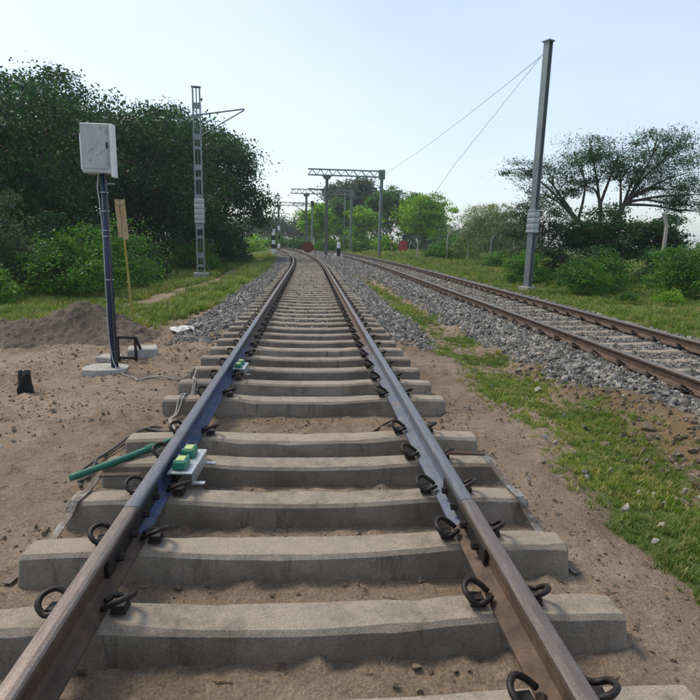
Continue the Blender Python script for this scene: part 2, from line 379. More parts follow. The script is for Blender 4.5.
# ------------------------------------------------------------------ ground
def axis(fine, lo, hi, step, grow, far):
    a = list(np.arange(lo, hi, step)); s = step
    while a[-1] < far[1]: s *= grow; a.append(a[-1] + s)
    s = step; b = []
    while (b[-1] if b else lo) > far[0]: s *= grow; b.append((b[-1] if b else lo) - s)
    return np.array(b[::-1] + a)
gx = axis(0, -5.0, 8.2, .065, 1.10, (-500, 500)); gy = axis(0, .6, 13, .06, 1.055, (-8, 780))
GX, GY = np.meshgrid(gx, gy); GZ = gz(GX, GY)
nx, ny = len(gx), len(gy)
idx = np.arange(nx * ny).reshape(ny, nx)
Fq = np.stack([idx[:-1, :-1], idx[:-1, 1:], idx[1:, 1:], idx[1:, :-1]], -1).reshape(-1, 4)
me = fast_mesh('ground', np.stack([GX, GY, GZ], -1).reshape(-1, 3), Fq, 'ground')
U_ = GX - bend(GY)
orange = sst(2.75, 3.15, U_) * (1 - sst(3.7, 4.1, U_)) * (1 - sst(6, 9, GY)) * sst(.35, .55, fbm(GX * 2.1, GY * 2.1))
for nm, arr in (('grass', grass_mask(GX, GY)), ('gravel', gravel_mask(GX, GY)), ('orange', orange)):
    at = me.attributes.new(nm, 'FLOAT', 'POINT'); at.data.foreach_set('value', arr.astype(np.float32).ravel())
me.polygons.foreach_set('use_smooth', [True] * len(me.polygons))
ground = link('ground', me); ground['kind'] = 'structure'; ground['label'] = 'bare brown earth and grass verge beside the tracks'

# ------------------------------------------------------------------ tracks
def on_track(u, y, z):                         # a point at lateral offset u of track coordinates
    return (u + float(bend(y)), y, z + float(rise(y)))
RAILP = [(-.075, 0), (.075, 0), (.075, .011), (.024, .028), (.0095, .045), (.0085, .122), (.034, .136), (.036, .162), (.029, .170), (.012, .1735),
         (-.012, .1735), (-.029, .170), (-.036, .162), (-.034, .136), (-.0085, .122), (-.0095, .045), (-.024, .028), (-.075, .011)]
HEADV = {7, 8, 9, 10, 11, 12}
def rail(parent, u0, y0, y1, z0, mat, cant=0.0):
    ys = [y0]; 
    while ys[-1] < y1 - .01: ys.append(min(ys[-1] + (y1 - y0 if ys[-1] < CURV_Y - 1 and y1 < CURV_Y else 2.0), y1))
    n = len(RAILP); V = []; Fs = []; H = []
    for y in ys:
        for k, (a, b) in enumerate(RAILP):
            V.append(on_track(u0 + a, y, z0 + b)); H.append(1.0 if k in HEADV else 0.0)
    for i in range(len(ys) - 1):
        for k in range(n):
            k2 = (k + 1) % n; Fs.append((i * n + k, (i + 1) * n + k, (i + 1) * n + k2, i * n + k2))
    Fs.append(tuple(range(n))); Fs.append(tuple((len(ys) - 1) * n + k for k in range(n))[::-1])
    me = bpy.data.meshes.new('rail'); me.from_pydata(V, [], Fs)
    a = me.attributes.new('head', 'FLOAT', 'POINT'); a.data.foreach_set('value', H)
    me.materials.append(M[mat]); return link('rail', me, parent)
def sleeper_mesh(seed):
    r = random.Random(seed); m = MB()
    xs = [-1.375, -1.36] + [-1.25 + .125 * k for k in range(21)] + [1.36, 1.375]
    for i, x in enumerate(xs):
        ax = abs(x)
        top = np.interp(ax, [0, .4, .7, .87, 1.375], [-.032, -.026, -.006, 0, -.012]) + r.uniform(-.002, .002)
        tw = np.interp(ax, [0, .5, .87, 1.375], [.095, .088, .078, .078]); bw = np.interp(ax, [0, .5, .87, 1.375], [.115, .12, .13, .13])
        e = .012 if i in (0, len(xs) - 1) else 0
        ch = [r.uniform(.006, .018) if r.random() < .12 else 0 for _ in range(2)]      # chipped arrises
        for yy, zz in ((-bw + e, -.235), (-tw - .012 + e, top - .018 - e - ch[0] * .6), (-tw + .008 + e + ch[0], top - e - ch[0] * .12), (tw - .008 - e - ch[1], top - e - ch[1] * .12), (tw + .012 - e, top - .018 - e - ch[1] * .6), (bw - e, -.235)):
            m.v.append((x, yy, zz))
    n = 6
    for i in range(len(xs) - 1):
        for k in range(n):
            k2 = (k + 1) % n; m.f.append((i * n + k, (i + 1) * n + k, (i + 1) * n + k2, i * n + k2))
    m.f.append(tuple(range(n))); m.f.append(tuple((len(xs) - 1) * n + k for k in range(n))[::-1])
    me = bpy.data.meshes.new('sleeper'); me.from_pydata(m.v, [], m.f)
    bm = bmesh.new(); bm.from_mesh(me); bmesh.ops.recalc_face_normals(bm, faces=bm.faces); bm.to_mesh(me); bm.free()
    me.materials.append(M['sleeper']); return me
SLM = [sleeper_mesh(s) for s in range(9)]
def clip_geo(m, ox=0, oy=0, oz=0, sgn=1, n=6, pts=3, bend_=(0, 0)):
    P = [(-.012, -.034, .026), (.022, -.048, .052), (.062, -.047, .072), (.092, -.012, .068), (.088, .030, .052), (.052, .048, .026), (.010, .040, .036), (-.014, .006, .030)]
    q = spline([(ox + sgn * x, oy + y, oz + z) for x, y, z in P], pts)
    m.tube(q, .0118, n)
    m.box((ox + sgn * .042, oy, oz + .016), (.06, .062, .032), taper=.8)        # cast insert and liner
    return m
def clip_mesh():
    m = clip_geo(MB()); me = bpy.data.meshes.new('rail_clip'); me.from_pydata(m.v, [], m.f)
    bm = bmesh.new(); bm.from_mesh(me); bmesh.ops.recalc_face_normals(bm, faces=bm.faces); bm.to_mesh(me); bm.free()
    me.polygons.foreach_set('use_smooth', [len(p.vertices) == 4 and p.area < .0006 for p in me.polygons])
    me.materials.append(M['clip']); return me
CLM = clip_mesh()
def track(name, label, u0, zs, ysl, ndet, rails):
    """sleepers with their clips and the rails; zs = level of the sleeper tops at the rail seats"""
    t = thing(name, label, 'railway track', (u0, 0, 0))
    r = random.Random(name)
    far = MB()
    for i, y in enumerate(ysl):
        s = link('sleeper', SLM[(i * 5) % 9], t); p = on_track(0, y, zs)
        s.location = (p[0], p[1], p[2] + r.uniform(-.006, .004))
        ang = math.atan2(float(bend(y + .5)) - float(bend(y - .5)), 1.0)
        s.rotation_euler = (r.uniform(-.02, .02), r.uniform(-.003, .003), -ang + r.uniform(-.008, .008))
        for ur in (-.87, .87):
            for sg in (-1, 1):
                if i < ndet:
                    c = link('rail_clip', CLM, s); c.location = (ur + sg * .080, r.uniform(-.012, .012), .008)
                    c.rotation_euler[2] = (0 if sg > 0 else math.pi) + r.uniform(-.14, .14); c.scale = (1.08,) * 3
                else:
                    q = on_track(ur + sg * .08, y, zs + .008); clip_geo(far, q[0], q[1], q[2], sg, 4, 1)
    if far.v:
        o = far.build('far_rail_clips', 'clip', t); o['kind'] = 'stuff'
    for (ur, a, b, m) in rails: rail(t, ur, a, b, zs + .006, m)
    return t
near = [-.6, -.1, .45, 1.0, 1.52, 2.06, 2.60, 3.13, 3.69, 4.19, 5.25, 5.90, 6.54, 7.17, 7.80]
y1s = near + [8.42 + .63 * k for k in range(120)]
T1 = track('railway_track', 'straight railway track with blue painted rails on bare brown earth', 0, .17, y1s, 45,
           [(-.87, -2, 2.63, 'rail_rust'), (-.87, 2.636, 9.4, 'rail_blue'), (-.87, 9.406, 100, 'rail_rust'),
            (.87, -2, 2.67, 'rail_rust'), (.87, 2.676, 8.0, 'rail_pale_blue'), (.87, 8.006, 100, 'rail_rust')])
y2s = [2.4 + .65 * k for k in range(130)]
T2 = track('railway_track', 'rusty railway track bedded in deep grey stone ballast', T2X, .10, y2s, 40,
           [(-.87, -1, 100, 'rail_rust'), (.87, -1, 100, 'rail_rust')])
# fishplates at the joints of the near track, with their bolts
for ur in (-.87, .87):
    for sg in (-1, 1):
        yj = 2.63 if ur < 0 else 2.67
        fp = MB().box((ur + sg * .021, yj, .17 + .006 + .078), (.022, .80, .085)).build('fishplate', 'black_iron', T1, bevel=.004)
        for k in range(4):
            y = yj - .3 + .2 * k
            MB().tube([(ur + sg * .032, y, .256), (ur + sg * .062, y, .256)], .019, 6).build('bolt', 'clip', fp)

# ------------------------------------------------------------------ scattering of loose stuff
PROTO = bpy.data.collections.new('scatter_sources')
def proto_coll(name, meshes):
    c = bpy.data.collections.new(name)
    for k, me in enumerate(meshes):
        o = bpy.data.objects.new('%s_%02d' % (name, k), me); c.objects.link(o)
    return c
def scatter(name, P, rot, scl, coll, label):
    me = bpy.data.meshes.new(name); me.vertices.add(len(P)); me.vertices.foreach_set('co', P.astype(np.float32).ravel())
    for nm, arr in (('rot', rot), ('scl', scl)):
        a = me.attributes.new(nm, 'FLOAT_VECTOR', 'POINT'); a.data.foreach_set('vector', arr.astype(np.float32).ravel())
    me.update()
    o = link(name, me); o['kind'] = 'stuff'; o['label'] = label
    ng = bpy.data.node_groups.new(name, 'GeometryNodeTree')
    ng.interface.new_socket('Geometry', in_out='INPUT', socket_type='NodeSocketGeometry')
    ng.interface.new_socket('Geometry', in_out='OUTPUT', socket_type='NodeSocketGeometry')
    gi = ng.nodes.new('NodeGroupInput'); go = ng.nodes.new('NodeGroupOutput')
    ip = ng.nodes.new('GeometryNodeInstanceOnPoints'); ci = ng.nodes.new('GeometryNodeCollectionInfo')
    ci.inputs['Collection'].default_value = coll; ci.inputs['Separate Children'].default_value = True; ci.inputs['Reset Children'].default_value = True
    ip.inputs['Pick Instance'].default_value = True
    def attr(nm):
        a = ng.nodes.new('GeometryNodeInputNamedAttribute'); a.data_type = 'FLOAT_VECTOR'; a.inputs['Name'].default_value = nm; return a.outputs[0]
    ng.links.new(gi.outputs[0], ip.inputs['Points']); ng.links.new(ci.outputs[0], ip.inputs['Instance'])
    ng.links.new(attr('rot'), ip.inputs['Rotation']); ng.links.new(attr('scl'), ip.inputs['Scale'])
    ng.links.new(ip.outputs[0], go.inputs[0])
    md = o.modifiers.new('scatter', 'NODES'); md.node_group = ng
    return o
def stone_mesh(seed, mat):
    r = np.random.default_rng(seed); bm = bmesh.new()
    pts = r.normal(size=(13, 3)); pts /= np.linalg.norm(pts, axis=1)[:, None]
    pts *= np.array([.62, .48, .36]) * r.uniform(.8, 1.1, (13, 1))
    vs = [bm.verts.new(p) for p in pts]
    bmesh.ops.convex_hull(bm, input=vs); 
    for v in [v for v in bm.verts if not v.link_faces]: bm.verts.remove(v)
    me = bpy.data.meshes.new('stone'); bm.to_mesh(me); bm.free(); me.materials.append(M[mat]); return me
STONES = proto_coll('stone', [stone_mesh(s, 'stone') for s in range(9)])
CLODS = proto_coll('clod', [stone_mesh(s + 50, 'clod') for s in range(6)])

def rand_pts(x0, x1, y0, y1, dens):
    n = int((x1 - x0) * (y1 - y0) * dens); return rng.uniform(x0, x1, n), rng.uniform(y0, y1, n)
def off_sleeper(u, y, ysl, uc, half=1.40):
    a = np.asarray(ysl); j = np.clip(np.searchsorted(a, y), 1, len(a) - 1)
    d = np.minimum(np.abs(y - a[j]), np.abs(y - a[j - 1]))
    on = (d < .105) & (np.abs(u - uc) < half)
    rl = np.minimum(np.abs(u - uc - .87), np.abs(u - uc + .87)) < .085
    return ~(on & (rng.random(len(u)) > .02)) & ~rl
X = []; Y = []; SZ = []
for (u0, u1, y0, y1, d, s) in ((-2.75, 2.9, 7.5, 14, 420, .055), (-2.75, 2.9, 14, 26, 330, .062), (-2.75, 4.5, 26, 45, 200, .075), (-2.7, 4.5, 45, 75, 70, .11),
                               (2.9, 7.7, 1.2, 9, 560, .055), (2.9, 7.7, 9, 16, 420, .058), (2.9, 7.7, 16, 28, 280, .068), (2.9, 7.5, 28, 45, 170, .08), (2.9, 7.5, 45, 75, 70, .11)):
    u, y = rand_pts(u0, u1, y0, y1, d); x = u + bend(y)
    keep = (gravel_mask(x, y) > rng.random(len(x)) * .9 + .1) & off_sleeper(u, y, y1s, 0) & off_sleeper(u, y, y2s, T2X, 1.05)
    X.append(x[keep]); Y.append(y[keep]); SZ.append(np.full(keep.sum(), s))
# strays on the earth near the ballast edge
u, y = rand_pts(2.1, 3.9, 2.5, 12, 16); X.append(u); Y.append(y); SZ.append(np.full(len(u), .04))
u, y = rand_pts(-2.8, 2.6, 3.5, 10, 4); k = off_sleeper(u, y, y1s, 0); X.append(u[k]); Y.append(y[k]); SZ.append(np.full(k.sum(), .03))
X = np.concatenate(X); Y = np.concatenate(Y); SZ = np.concatenate(SZ) * np.clip(rng.lognormal(-.08, .34, len(X)), .4, 1.9) * np.where((np.abs(X - bend(Y)) < 1.3) | (np.abs(X - bend(Y) - T2X) < 1.25), .68, 1.0)
Z = gz(X, Y) + SZ * rng.uniform(-.1, .35, len(X))
scatter('ballast', np.stack([X, Y, Z], 1), rng.uniform(0, 6.28, (len(X), 3)), np.stack([SZ * 1.15] * 3, 1), STONES, 'grey crushed stone ballast piled along the two tracks')

# clods and crumbs on the bare earth
x, y = rand_pts(-5.5, 3.4, 1.0, 12, 230); u = x
k = (grass_mask(x, y) < .4) & (gravel_mask(x, y) < .5) & off_sleeper(x, y, y1s, 0) & (fbm(x * 1.7 + 3, y * 1.7) > .44)
xo, yo = rand_pts(2.75, 3.95, 2.0, 8, 190); ko = (fbm(xo * 2.1, yo * 2.1) > .42) & (gravel_mask(xo, yo) < .8); nk = int(k.sum())
x = np.concatenate([x[k], xo[ko]]); y = np.concatenate([y[k], yo[ko]]); s = rng.gamma(1.6, .007, len(x)) + .006; s = np.minimum(s, .06); s[nk:] = rng.gamma(2.0, .016, len(s) - nk) + .012; s = np.minimum(s, .11)
scatter('earth_clods', np.stack([x, y, gz(x, y) + s * .1], 1), rng.uniform(0, 6.28, (len(x), 3)), np.stack([s] * 3, 1), CLODS, 'small clods and crumbs of dry earth')

def straw_mesh(seed):
    r = random.Random(seed); m = MB(); L = 1.0
    a = (-.5, 0, 0); b = (.0, r.uniform(-.12, .12), r.uniform(.0, .06)); c = (.5, r.uniform(-.1, .1), 0)
    m.tube([a, b, c], [.03, .035, .012], 3, False); me = bpy.data.meshes.new('straw'); me.from_pydata(m.v, [], m.f); me.materials.append(M['straw']); return me
M['straw'] = worn('straw', (.20, .15, .09), (.36, .28, .17), (.10, .065, .04), 14, 60, .9, bmp=0)
STRAW = proto_coll('straw', [straw_mesh(s) for s in range(6)])
x, y = rand_pts(-5.5, 3.6, 1.0, 12, 34); k = (gravel_mask(x, y) < .5) & off_sleeper(x, y, y1s, 0) & (fbm(x * 1.1 + 60, y * 1.1) > .42); x = x[k]; y = y[k]
rt = np.stack([rng.normal(0, .1, len(x)), rng.normal(0, .1, len(x)), rng.uniform(0, 6.28, len(x))], 1); sc = rng.gamma(2.2, .022, len(x)) + .02
scatter('dry_litter', np.stack([x, y, gz(x, y) + .006], 1), rt, np.stack([sc, sc * .9, sc * .9], 1), STRAW, 'dry straw and twigs strewn over the bare earth')
def tuft_mesh(seed, nb, h, spread, w, mat):
    r = random.Random(seed); m = MB()
    for k in range(nb):
        a = r.uniform(0, 6.28); d = r.uniform(0, spread); bx_, by = d * math.cos(a), d * math.sin(a)
        hh = h * r.uniform(.5, 1.15); b = r.uniform(0, 6.28); le = r.uniform(.15, .75) * hh; ww = w * r.uniform(.7, 1.3)
        c, s_ = math.cos(b + 1.57), math.sin(b + 1.57); lx, ly = math.cos(b) * le, math.sin(b) * le
        m.add([(bx_ - c * ww, by - s_ * ww, -.01), (bx_ + c * ww, by + s_ * ww, -.01),
               (bx_ + lx * .35 + c * ww * .8, by + ly * .35 + s_ * ww * .8, hh * .6), (bx_ + lx * .35 - c * ww * .8, by + ly * .35 - s_ * ww * .8, hh * .6),
               (bx_ + lx, by + ly, hh)], [(0, 1, 2, 3), (3, 2, 4)])
    me = bpy.data.meshes.new('tuft'); me.from_pydata(m.v, [], m.f); me.materials.append(M[mat]); return me
SHORT = proto_coll('short_tuft', [tuft_mesh(s, 16, .055, .05, .0035, 'grass_blade' if s % 3 else 'grass_dry') for s in range(6)])
TALL = proto_coll('tall_tuft', [tuft_mesh(s + 20, 22, .22, .13, .008, 'grass_blade' if s % 3 else 'grass_dry') for s in range(6)])
def grass(name, label, coll, regs, zr):
    X = []; Y = []; SC = []
    for (x0, x1, y0, y1, d, s) in regs:
        x, y = rand_pts(x0, x1, y0, y1, d); j_ = .16 if y0 < 30 and coll is SHORT else .1; k = grass_mask(x + rng.normal(0, j_, len(x)), y + rng.normal(0, j_, len(x))) > .04 + .9 * rng.random(len(x))
        k &= gravel_mask(x, y) < .75
        k &= fbm(x * .8 + 30, y * .8) + .25 * fbm(x * 4, y * 4 + 9) > .44
        X.append(x[k]); Y.append(y[k]); SC.append(np.full(k.sum(), s))
    X = np.concatenate(X); Y = np.concatenate(Y); SC = np.concatenate(SC) * rng.uniform(.6, 1.4, len(X)) * (.6 + .9 * fbm(X * .5, Y * .5 + 7))
    rot = np.zeros((len(X), 3)); rot[:, 2] = rng.uniform(0, 6.28, len(X))
    scatter(name, np.stack([X, Y, gz(X, Y)], 1), rot, np.stack([SC, SC, SC * zr], 1), coll, label)
grass('grass', 'short green grass growing in a strip between the tracks', SHORT, [(1.9, 3.9, 1.6, 6, 700, .72), (1.9, 3.9, 6, 12, 420, .9), (2.0, 3.9, 12, 34, 150, 1.5)], .85)
grass('grass', 'rough green grass over the field left of the track', TALL, [(-9, -2, 9.2, 16, 75, .75), (-12, -2, 16, 28, 42, 1.0), (-16, -2, 28, 60, 16, 1.5)], .75)
grass('grass', 'rough green grass on the bank beyond the rusty track', TALL, [(7.2, 16.5, 6, 20, 42, .65), (7.2, 25, 20, 40, 22, .9), (5.0, 33, 40, 80, 7, 1.5)], .8)

# ------------------------------------------------------------------ trees and bushes
def leaves(name, lobes, n, leaf, seed, mat, flat=.0, sub=14, sig=.24, wid=.5):
    """leaf-sized faces gathered in small clumps through the volume of the lobes (cx,cy,cz,rx,ry,rz)"""
    r = np.random.default_rng(seed); L = np.array(lobes, float)
    wt = (L[:, 3] * L[:, 4] * L[:, 5]) ** (2 / 3.); wt /= wt.sum(); V = []; Fa = []
    for l, w_ in zip(L, wt):
        m = max(int(n * w_), 12); ks = max(int(sub * len(L) * w_), 4)
        d = r.normal(size=(ks, 3)); d /= np.linalg.norm(d, axis=1)[:, None]; d *= r.uniform(.35, 1.0, (ks, 1)) ** .45
        cs = l[:3] + d * l[3:]
        pick = r.integers(0, ks, m); sg = sig * r.uniform(.6, 1.5, (ks, 1))
        e = r.normal(size=(m, 3)) * sg[pick] * l[3:] * np.array([1, 1, .75])
        p = cs[pick] + e
        out = (p - l[:3]) / l[3:]; out /= np.linalg.norm(out, axis=1)[:, None] + 1e-6
        nrm = r.normal(size=(m, 3)) * .7 + out * .6 + np.array([0, 0, .5 + flat]); nrm /= np.linalg.norm(nrm, axis=1)[:, None]
        t = np.cross(nrm, r.normal(size=(m, 3))); t /= np.linalg.norm(t, axis=1)[:, None] + 1e-6; b = np.cross(nrm, t)
        s = leaf * r.uniform(.6, 1.4, (m, 1))
        q = np.stack([p - t * s * .5, p + b * s * wid * .5 + nrm * s * .08, p + t * s * .5, p - b * s * wid * .5 + nrm * s * .08], 1).reshape(-1, 3)
        o = sum(len(v) for v in V); V.append(q); Fa.append(np.arange(m * 4).reshape(m, 4) + o)
    return fast_mesh(name, np.concatenate(V), np.concatenate(Fa), mat)
def lobes_for(r, h0, h1, R, n, flat=.75):
    """n uneven lobes filling a crown from height h0 to h1 with radius R"""
    out = []
    for k in range(n):
        a = 2.4 * k + r.uniform(-.4, .4); t = (k + .5) / n; d = R * math.sqrt(t) * .72 * r.uniform(.7, 1.15)
        q = R * r.uniform(.34, .52); top = h1 - q * flat - (h1 - h0) * .42 * (d / R) ** 2 * 1.4
        z = r.uniform(h0 + (h1 - h0) * .2, max(top, h0 + (h1 - h0) * .3)) if k % 2 else top
        out.append((d * math.cos(a), d * math.sin(a), z, q, q, q * flat))
    return out
def wood(name, lobes, r, fork, rad, lean=(0, 0), sides=7, stems=None):
    m = MB(); f = Vector((lean[0], lean[1], fork)); b = rad
    tr = spline([(0, 0, -.25), (lean[0] * .3 + r.uniform(-.05, .05), lean[1] * .3, fork * .35), (lean[0] * .7, lean[1] * .7 + r.uniform(-.06, .06), fork * .7), f], 3)
    m.tube(tr, [b * (1.25 - .45 * k / (len(tr) - 1)) for k in range(len(tr))], sides)
    zc = sum(l[2] for l in lobes) / len(lobes); stems = stems or []
    if not stems:
        ks = min(3, max(1, len(lobes) // 3)); a0 = r.uniform(0, 6.28); rr = max(abs(l[0]) for l in lobes) * .30
        stems = [(f.x + rr * math.cos(a0 + 6.283 * k / ks), f.y + rr * math.sin(a0 + 6.283 * k / ks), fork + (zc - fork) * r.uniform(.45, .7)) for k in range(ks)]
    for q in stems:
        q = Vector(q); w = f.lerp(q, .5) + Vector((r.uniform(-.06, .06) * q.z, r.uniform(-.06, .06) * q.z, 0))
        pts = spline([f * .96, w, q], 3); m.tube(pts, [b * .72 * (1 - .35 * k / (len(pts) - 1)) for k in range(len(pts))], 6)
    for l in lobes:
        c = Vector(l[:3]); st = Vector(min(stems, key=lambda q: (q[0] - c.x) ** 2 + (q[1] - c.y) ** 2 + .3 * (q[2] - c.z) ** 2)); st = f.lerp(st, r.uniform(.7, .98))
        mid = st.lerp(c, .5) + Vector((r.uniform(-.15, .15) * l[3], r.uniform(-.15, .15) * l[3], .12 * l[3]))
        pts = spline([st, mid, c], 3); m.tube(pts, [b * .5 * (1 - .72 * k / (len(pts) - 1)) for k in range(len(pts))], 5, False)
        for q in range(4):
            e = c + Vector((r.uniform(-.8, .8) * l[3], r.uniform(-.8, .8) * l[4], r.uniform(-.3, .55) * l[5]))
            m.tube([mid.lerp(c, .5), c.lerp(e, .5) + Vector((0, 0, .05)), e], [b * .2, b * .13, b * .05], 4, False)
    return m
def tree(name, label, x, y, h0, h1, R, n, nl, leaf, mat, seed, fork=None, rad=.16, cat='tree', lobes=None, lean=(0, 0), group=None, stems=None, **kw):
    r = random.Random(seed); t = thing(name, label, cat, (x, y, g1(x, y) - .02), 0, group)
    lb = lobes or lobes_for(r, h0, h1, R, n)
    if cat == 'bush':
        lb += [(R * .55 * math.cos(1.05 * k + seed), R * .55 * math.sin(1.05 * k + seed), h1 * r.uniform(.2, .34), R * .46, R * .46, h1 * .24) for k in range(6)]
    wood(name, lb, r, fork or h0 * .9 + .2, rad, lean, 7, stems).build('trunk' if cat == 'tree' else 'stems', 'bark', t, smooth=True)
    link('crown' if cat == 'tree' else 'foliage', leaves('crown', lb, nl, leaf, seed, mat, **kw), t)
    return t
def bush(label, x, y, h, R, nl, leaf, mat, seed, n=6, **kw):
    return tree('bush', label, x, y, h * .12, h, R, n, nl, leaf, mat, seed, fork=h * .22, rad=.035, cat='bush', **kw)
# left wood
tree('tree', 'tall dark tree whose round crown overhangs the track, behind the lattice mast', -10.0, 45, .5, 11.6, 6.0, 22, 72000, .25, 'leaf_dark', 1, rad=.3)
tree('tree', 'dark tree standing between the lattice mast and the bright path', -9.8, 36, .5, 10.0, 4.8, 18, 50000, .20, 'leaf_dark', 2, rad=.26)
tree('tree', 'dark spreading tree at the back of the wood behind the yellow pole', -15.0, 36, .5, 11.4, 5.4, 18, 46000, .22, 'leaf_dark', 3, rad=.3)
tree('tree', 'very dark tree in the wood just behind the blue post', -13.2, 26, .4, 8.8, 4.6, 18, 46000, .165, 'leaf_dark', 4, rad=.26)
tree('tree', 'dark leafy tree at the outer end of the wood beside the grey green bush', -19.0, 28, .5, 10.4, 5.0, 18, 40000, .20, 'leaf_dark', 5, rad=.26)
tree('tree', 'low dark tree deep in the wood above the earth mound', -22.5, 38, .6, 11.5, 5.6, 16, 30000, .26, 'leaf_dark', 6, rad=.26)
bush('grey green round bush at the edge of the wood beyond the mound', -9.6, 17.5, 3.3, 1.7, 9000, .11, 'leaf_blue', 21, 8)
bush('bright green bush behind the blue post', -6.9, 17.0, 2.1, 1.5, 8500, .10, 'leaf_mid', 22, 8)
bush('mid green bush behind the yellow pole', -6.6, 19.8, 2.5, 1.6, 8500, .10, 'leaf_mid', 23, 8)
bush('low bush in the shade left of the lattice mast', -7.6, 24.5, 2.0, 1.7, 7000, .12, 'leaf_dark', 24, 7)
bush('low leafy bush directly behind the foot of the mound', -8.4, 14.4, 1.15, 1.2, 6000, .085, 'leaf_mid', 25, 7)
bush('dark bush filling the gap between grey green bush and blue post', -9.8, 21.5, 2.9, 1.9, 8000, .12, 'leaf_dark', 26, 8)
bush('green shrub along the path below the overhanging tree', -6.9, 33.5, 2.2, 1.8, 6500, .13, 'leaf_mid', 27, 7)
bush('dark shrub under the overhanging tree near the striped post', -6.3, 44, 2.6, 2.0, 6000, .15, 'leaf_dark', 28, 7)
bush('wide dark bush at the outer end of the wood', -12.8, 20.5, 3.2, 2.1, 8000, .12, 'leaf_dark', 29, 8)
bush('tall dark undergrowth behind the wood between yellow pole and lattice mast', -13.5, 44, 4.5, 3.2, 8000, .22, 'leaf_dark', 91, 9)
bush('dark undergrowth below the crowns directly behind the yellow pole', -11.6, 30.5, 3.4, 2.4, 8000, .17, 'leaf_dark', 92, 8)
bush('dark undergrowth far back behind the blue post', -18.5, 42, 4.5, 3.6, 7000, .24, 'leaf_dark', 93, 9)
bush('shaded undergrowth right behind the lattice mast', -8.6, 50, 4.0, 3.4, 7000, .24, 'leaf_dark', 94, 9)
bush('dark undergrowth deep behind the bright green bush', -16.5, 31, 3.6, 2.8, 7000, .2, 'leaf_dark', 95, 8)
# trees ahead, where the tracks swing left
tree('tree', 'yellow green rounded tree behind the red disc board', 1.1, 87, 1.2, 7.2, 3.4, 9, 7000, .36, 'leaf_bright', 31)
tree('tree', 'yellow green tree between the slim pole and the portal mast', 7.5, 84, 1.0, 6.4, 3.0, 9, 7000, .34, 'leaf_bright', 32)
tree('tree', 'tall grey green tree rising behind the bright ones', 9.0, 112, 2.0, 13.4, 7.6, 15, 17000, .6, 'leaf_blue', 33, rad=.4)
tree('tree', 'mid green tree behind the portal mast', 13.0, 96, 1.8, 10.4, 4.2, 10, 8500, .42, 'leaf_mid', 34)
tree('tree', 'bright green round tree with forked trunk behind the red board', 15.5, 75, 1.8, 7.7, 4.2, 12, 12500, .30, 'leaf_bright', 35, rad=.22)
tree('tree', 'mid green tree between grey green tree and bright round tree', 18.0, 98, 1.8, 10.0, 4.0, 10, 7500, .42, 'leaf_mid', 36)
tree('tree', 'dull green tree behind the signal post', 4.6, 103, 1.2, 9.0, 4.0, 10, 7500, .42, 'leaf_mid', 37)
for k, (px, py, hh, rr, mt, lb) in enumerate((
        (-9.0, 150, 7.5, 6, 'leaf_blue', 'hazy tree at the end of the far gap, by the striped post'), (-17, 165, 8.5, 7, 'leaf_blue', 'hazy tree beyond the farthest cantilever mast'),
        (-2.5, 160, 8.0, 6, 'leaf_blue', 'hazy tree far behind the red disc board'), (4.5, 150, 9, 6, 'leaf_mid', 'hazy tree far behind the signal post'),
        (-27, 160, 9, 7, 'leaf_blue', 'hazy tree beyond the overhanging dark tree'), (26, 125, 7.5, 6, 'leaf_mid', 'small hazy tree behind the bent fence posts'),
        (38, 135, 6.5, 7, 'leaf_blue', 'hazy tree far behind the pale feathery tree'), (52, 140, 8, 8, 'leaf_blue', 'hazy tree far beyond the tall gappy tree'),
        (66, 130, 7, 8, 'leaf_blue', 'hazy tree far beyond the end of the fence'))):
    tree('tree', lb, px, py, .6, hh, rr, 9, 4200, .62, mt, 60 + k, rad=.25)
for k, (px, py, hh, rr, mt, lb) in enumerate((
        (-5.5, 92, 2.6, 3.0, 'leaf_mid', 'low bush behind the striped post'), (-8.5, 80, 2.8, 2.6, 'leaf_bright', 'light green bush left of the striped post'),
        (2.6, 80, 1.9, 2.4, 'leaf_mid', 'low bush behind the dwarf signal'), (7.2, 74, 1.7, 1.6, 'leaf_mid', 'small bush at the foot of the portal mast'),
        (9.7, 72, 2.2, 1.6, 'leaf_bright', 'light green bush between portal mast and red board'), (20.0, 70, 2.2, 2.2, 'leaf_mid', 'bush right of the red board'),
        (-1.6, 90, 2.2, 2.4, 'leaf_mid', 'low bush behind the red disc board'))):
    bush(lb, px, py, hh, rr, 3000, .26, mt, 80 + k, 6)
for k, (px, py, hh, rr, mt, lb) in enumerate(((6.0, 96, 2.6, 3.2, 'leaf_mid', 'bush behind the slim pole under the bright trees'), (11.5, 88, 2.4, 3.0, 'leaf_mid', 'bush behind the portal mast under the mid green tree'),
        (17.5, 90, 2.6, 3.4, 'leaf_dark', 'dark bush behind the forked trunk of the bright round tree'), (24, 92, 2.6, 3.6, 'leaf_mid', 'bush far behind the straight pale fence post'), (32, 100, 2.6, 4.0, 'leaf_blue', 'grey green bush far behind the pale feathery tree'))):
    bush(lb, px, py, hh, rr, 3500, .32, mt, 120 + k, 7)
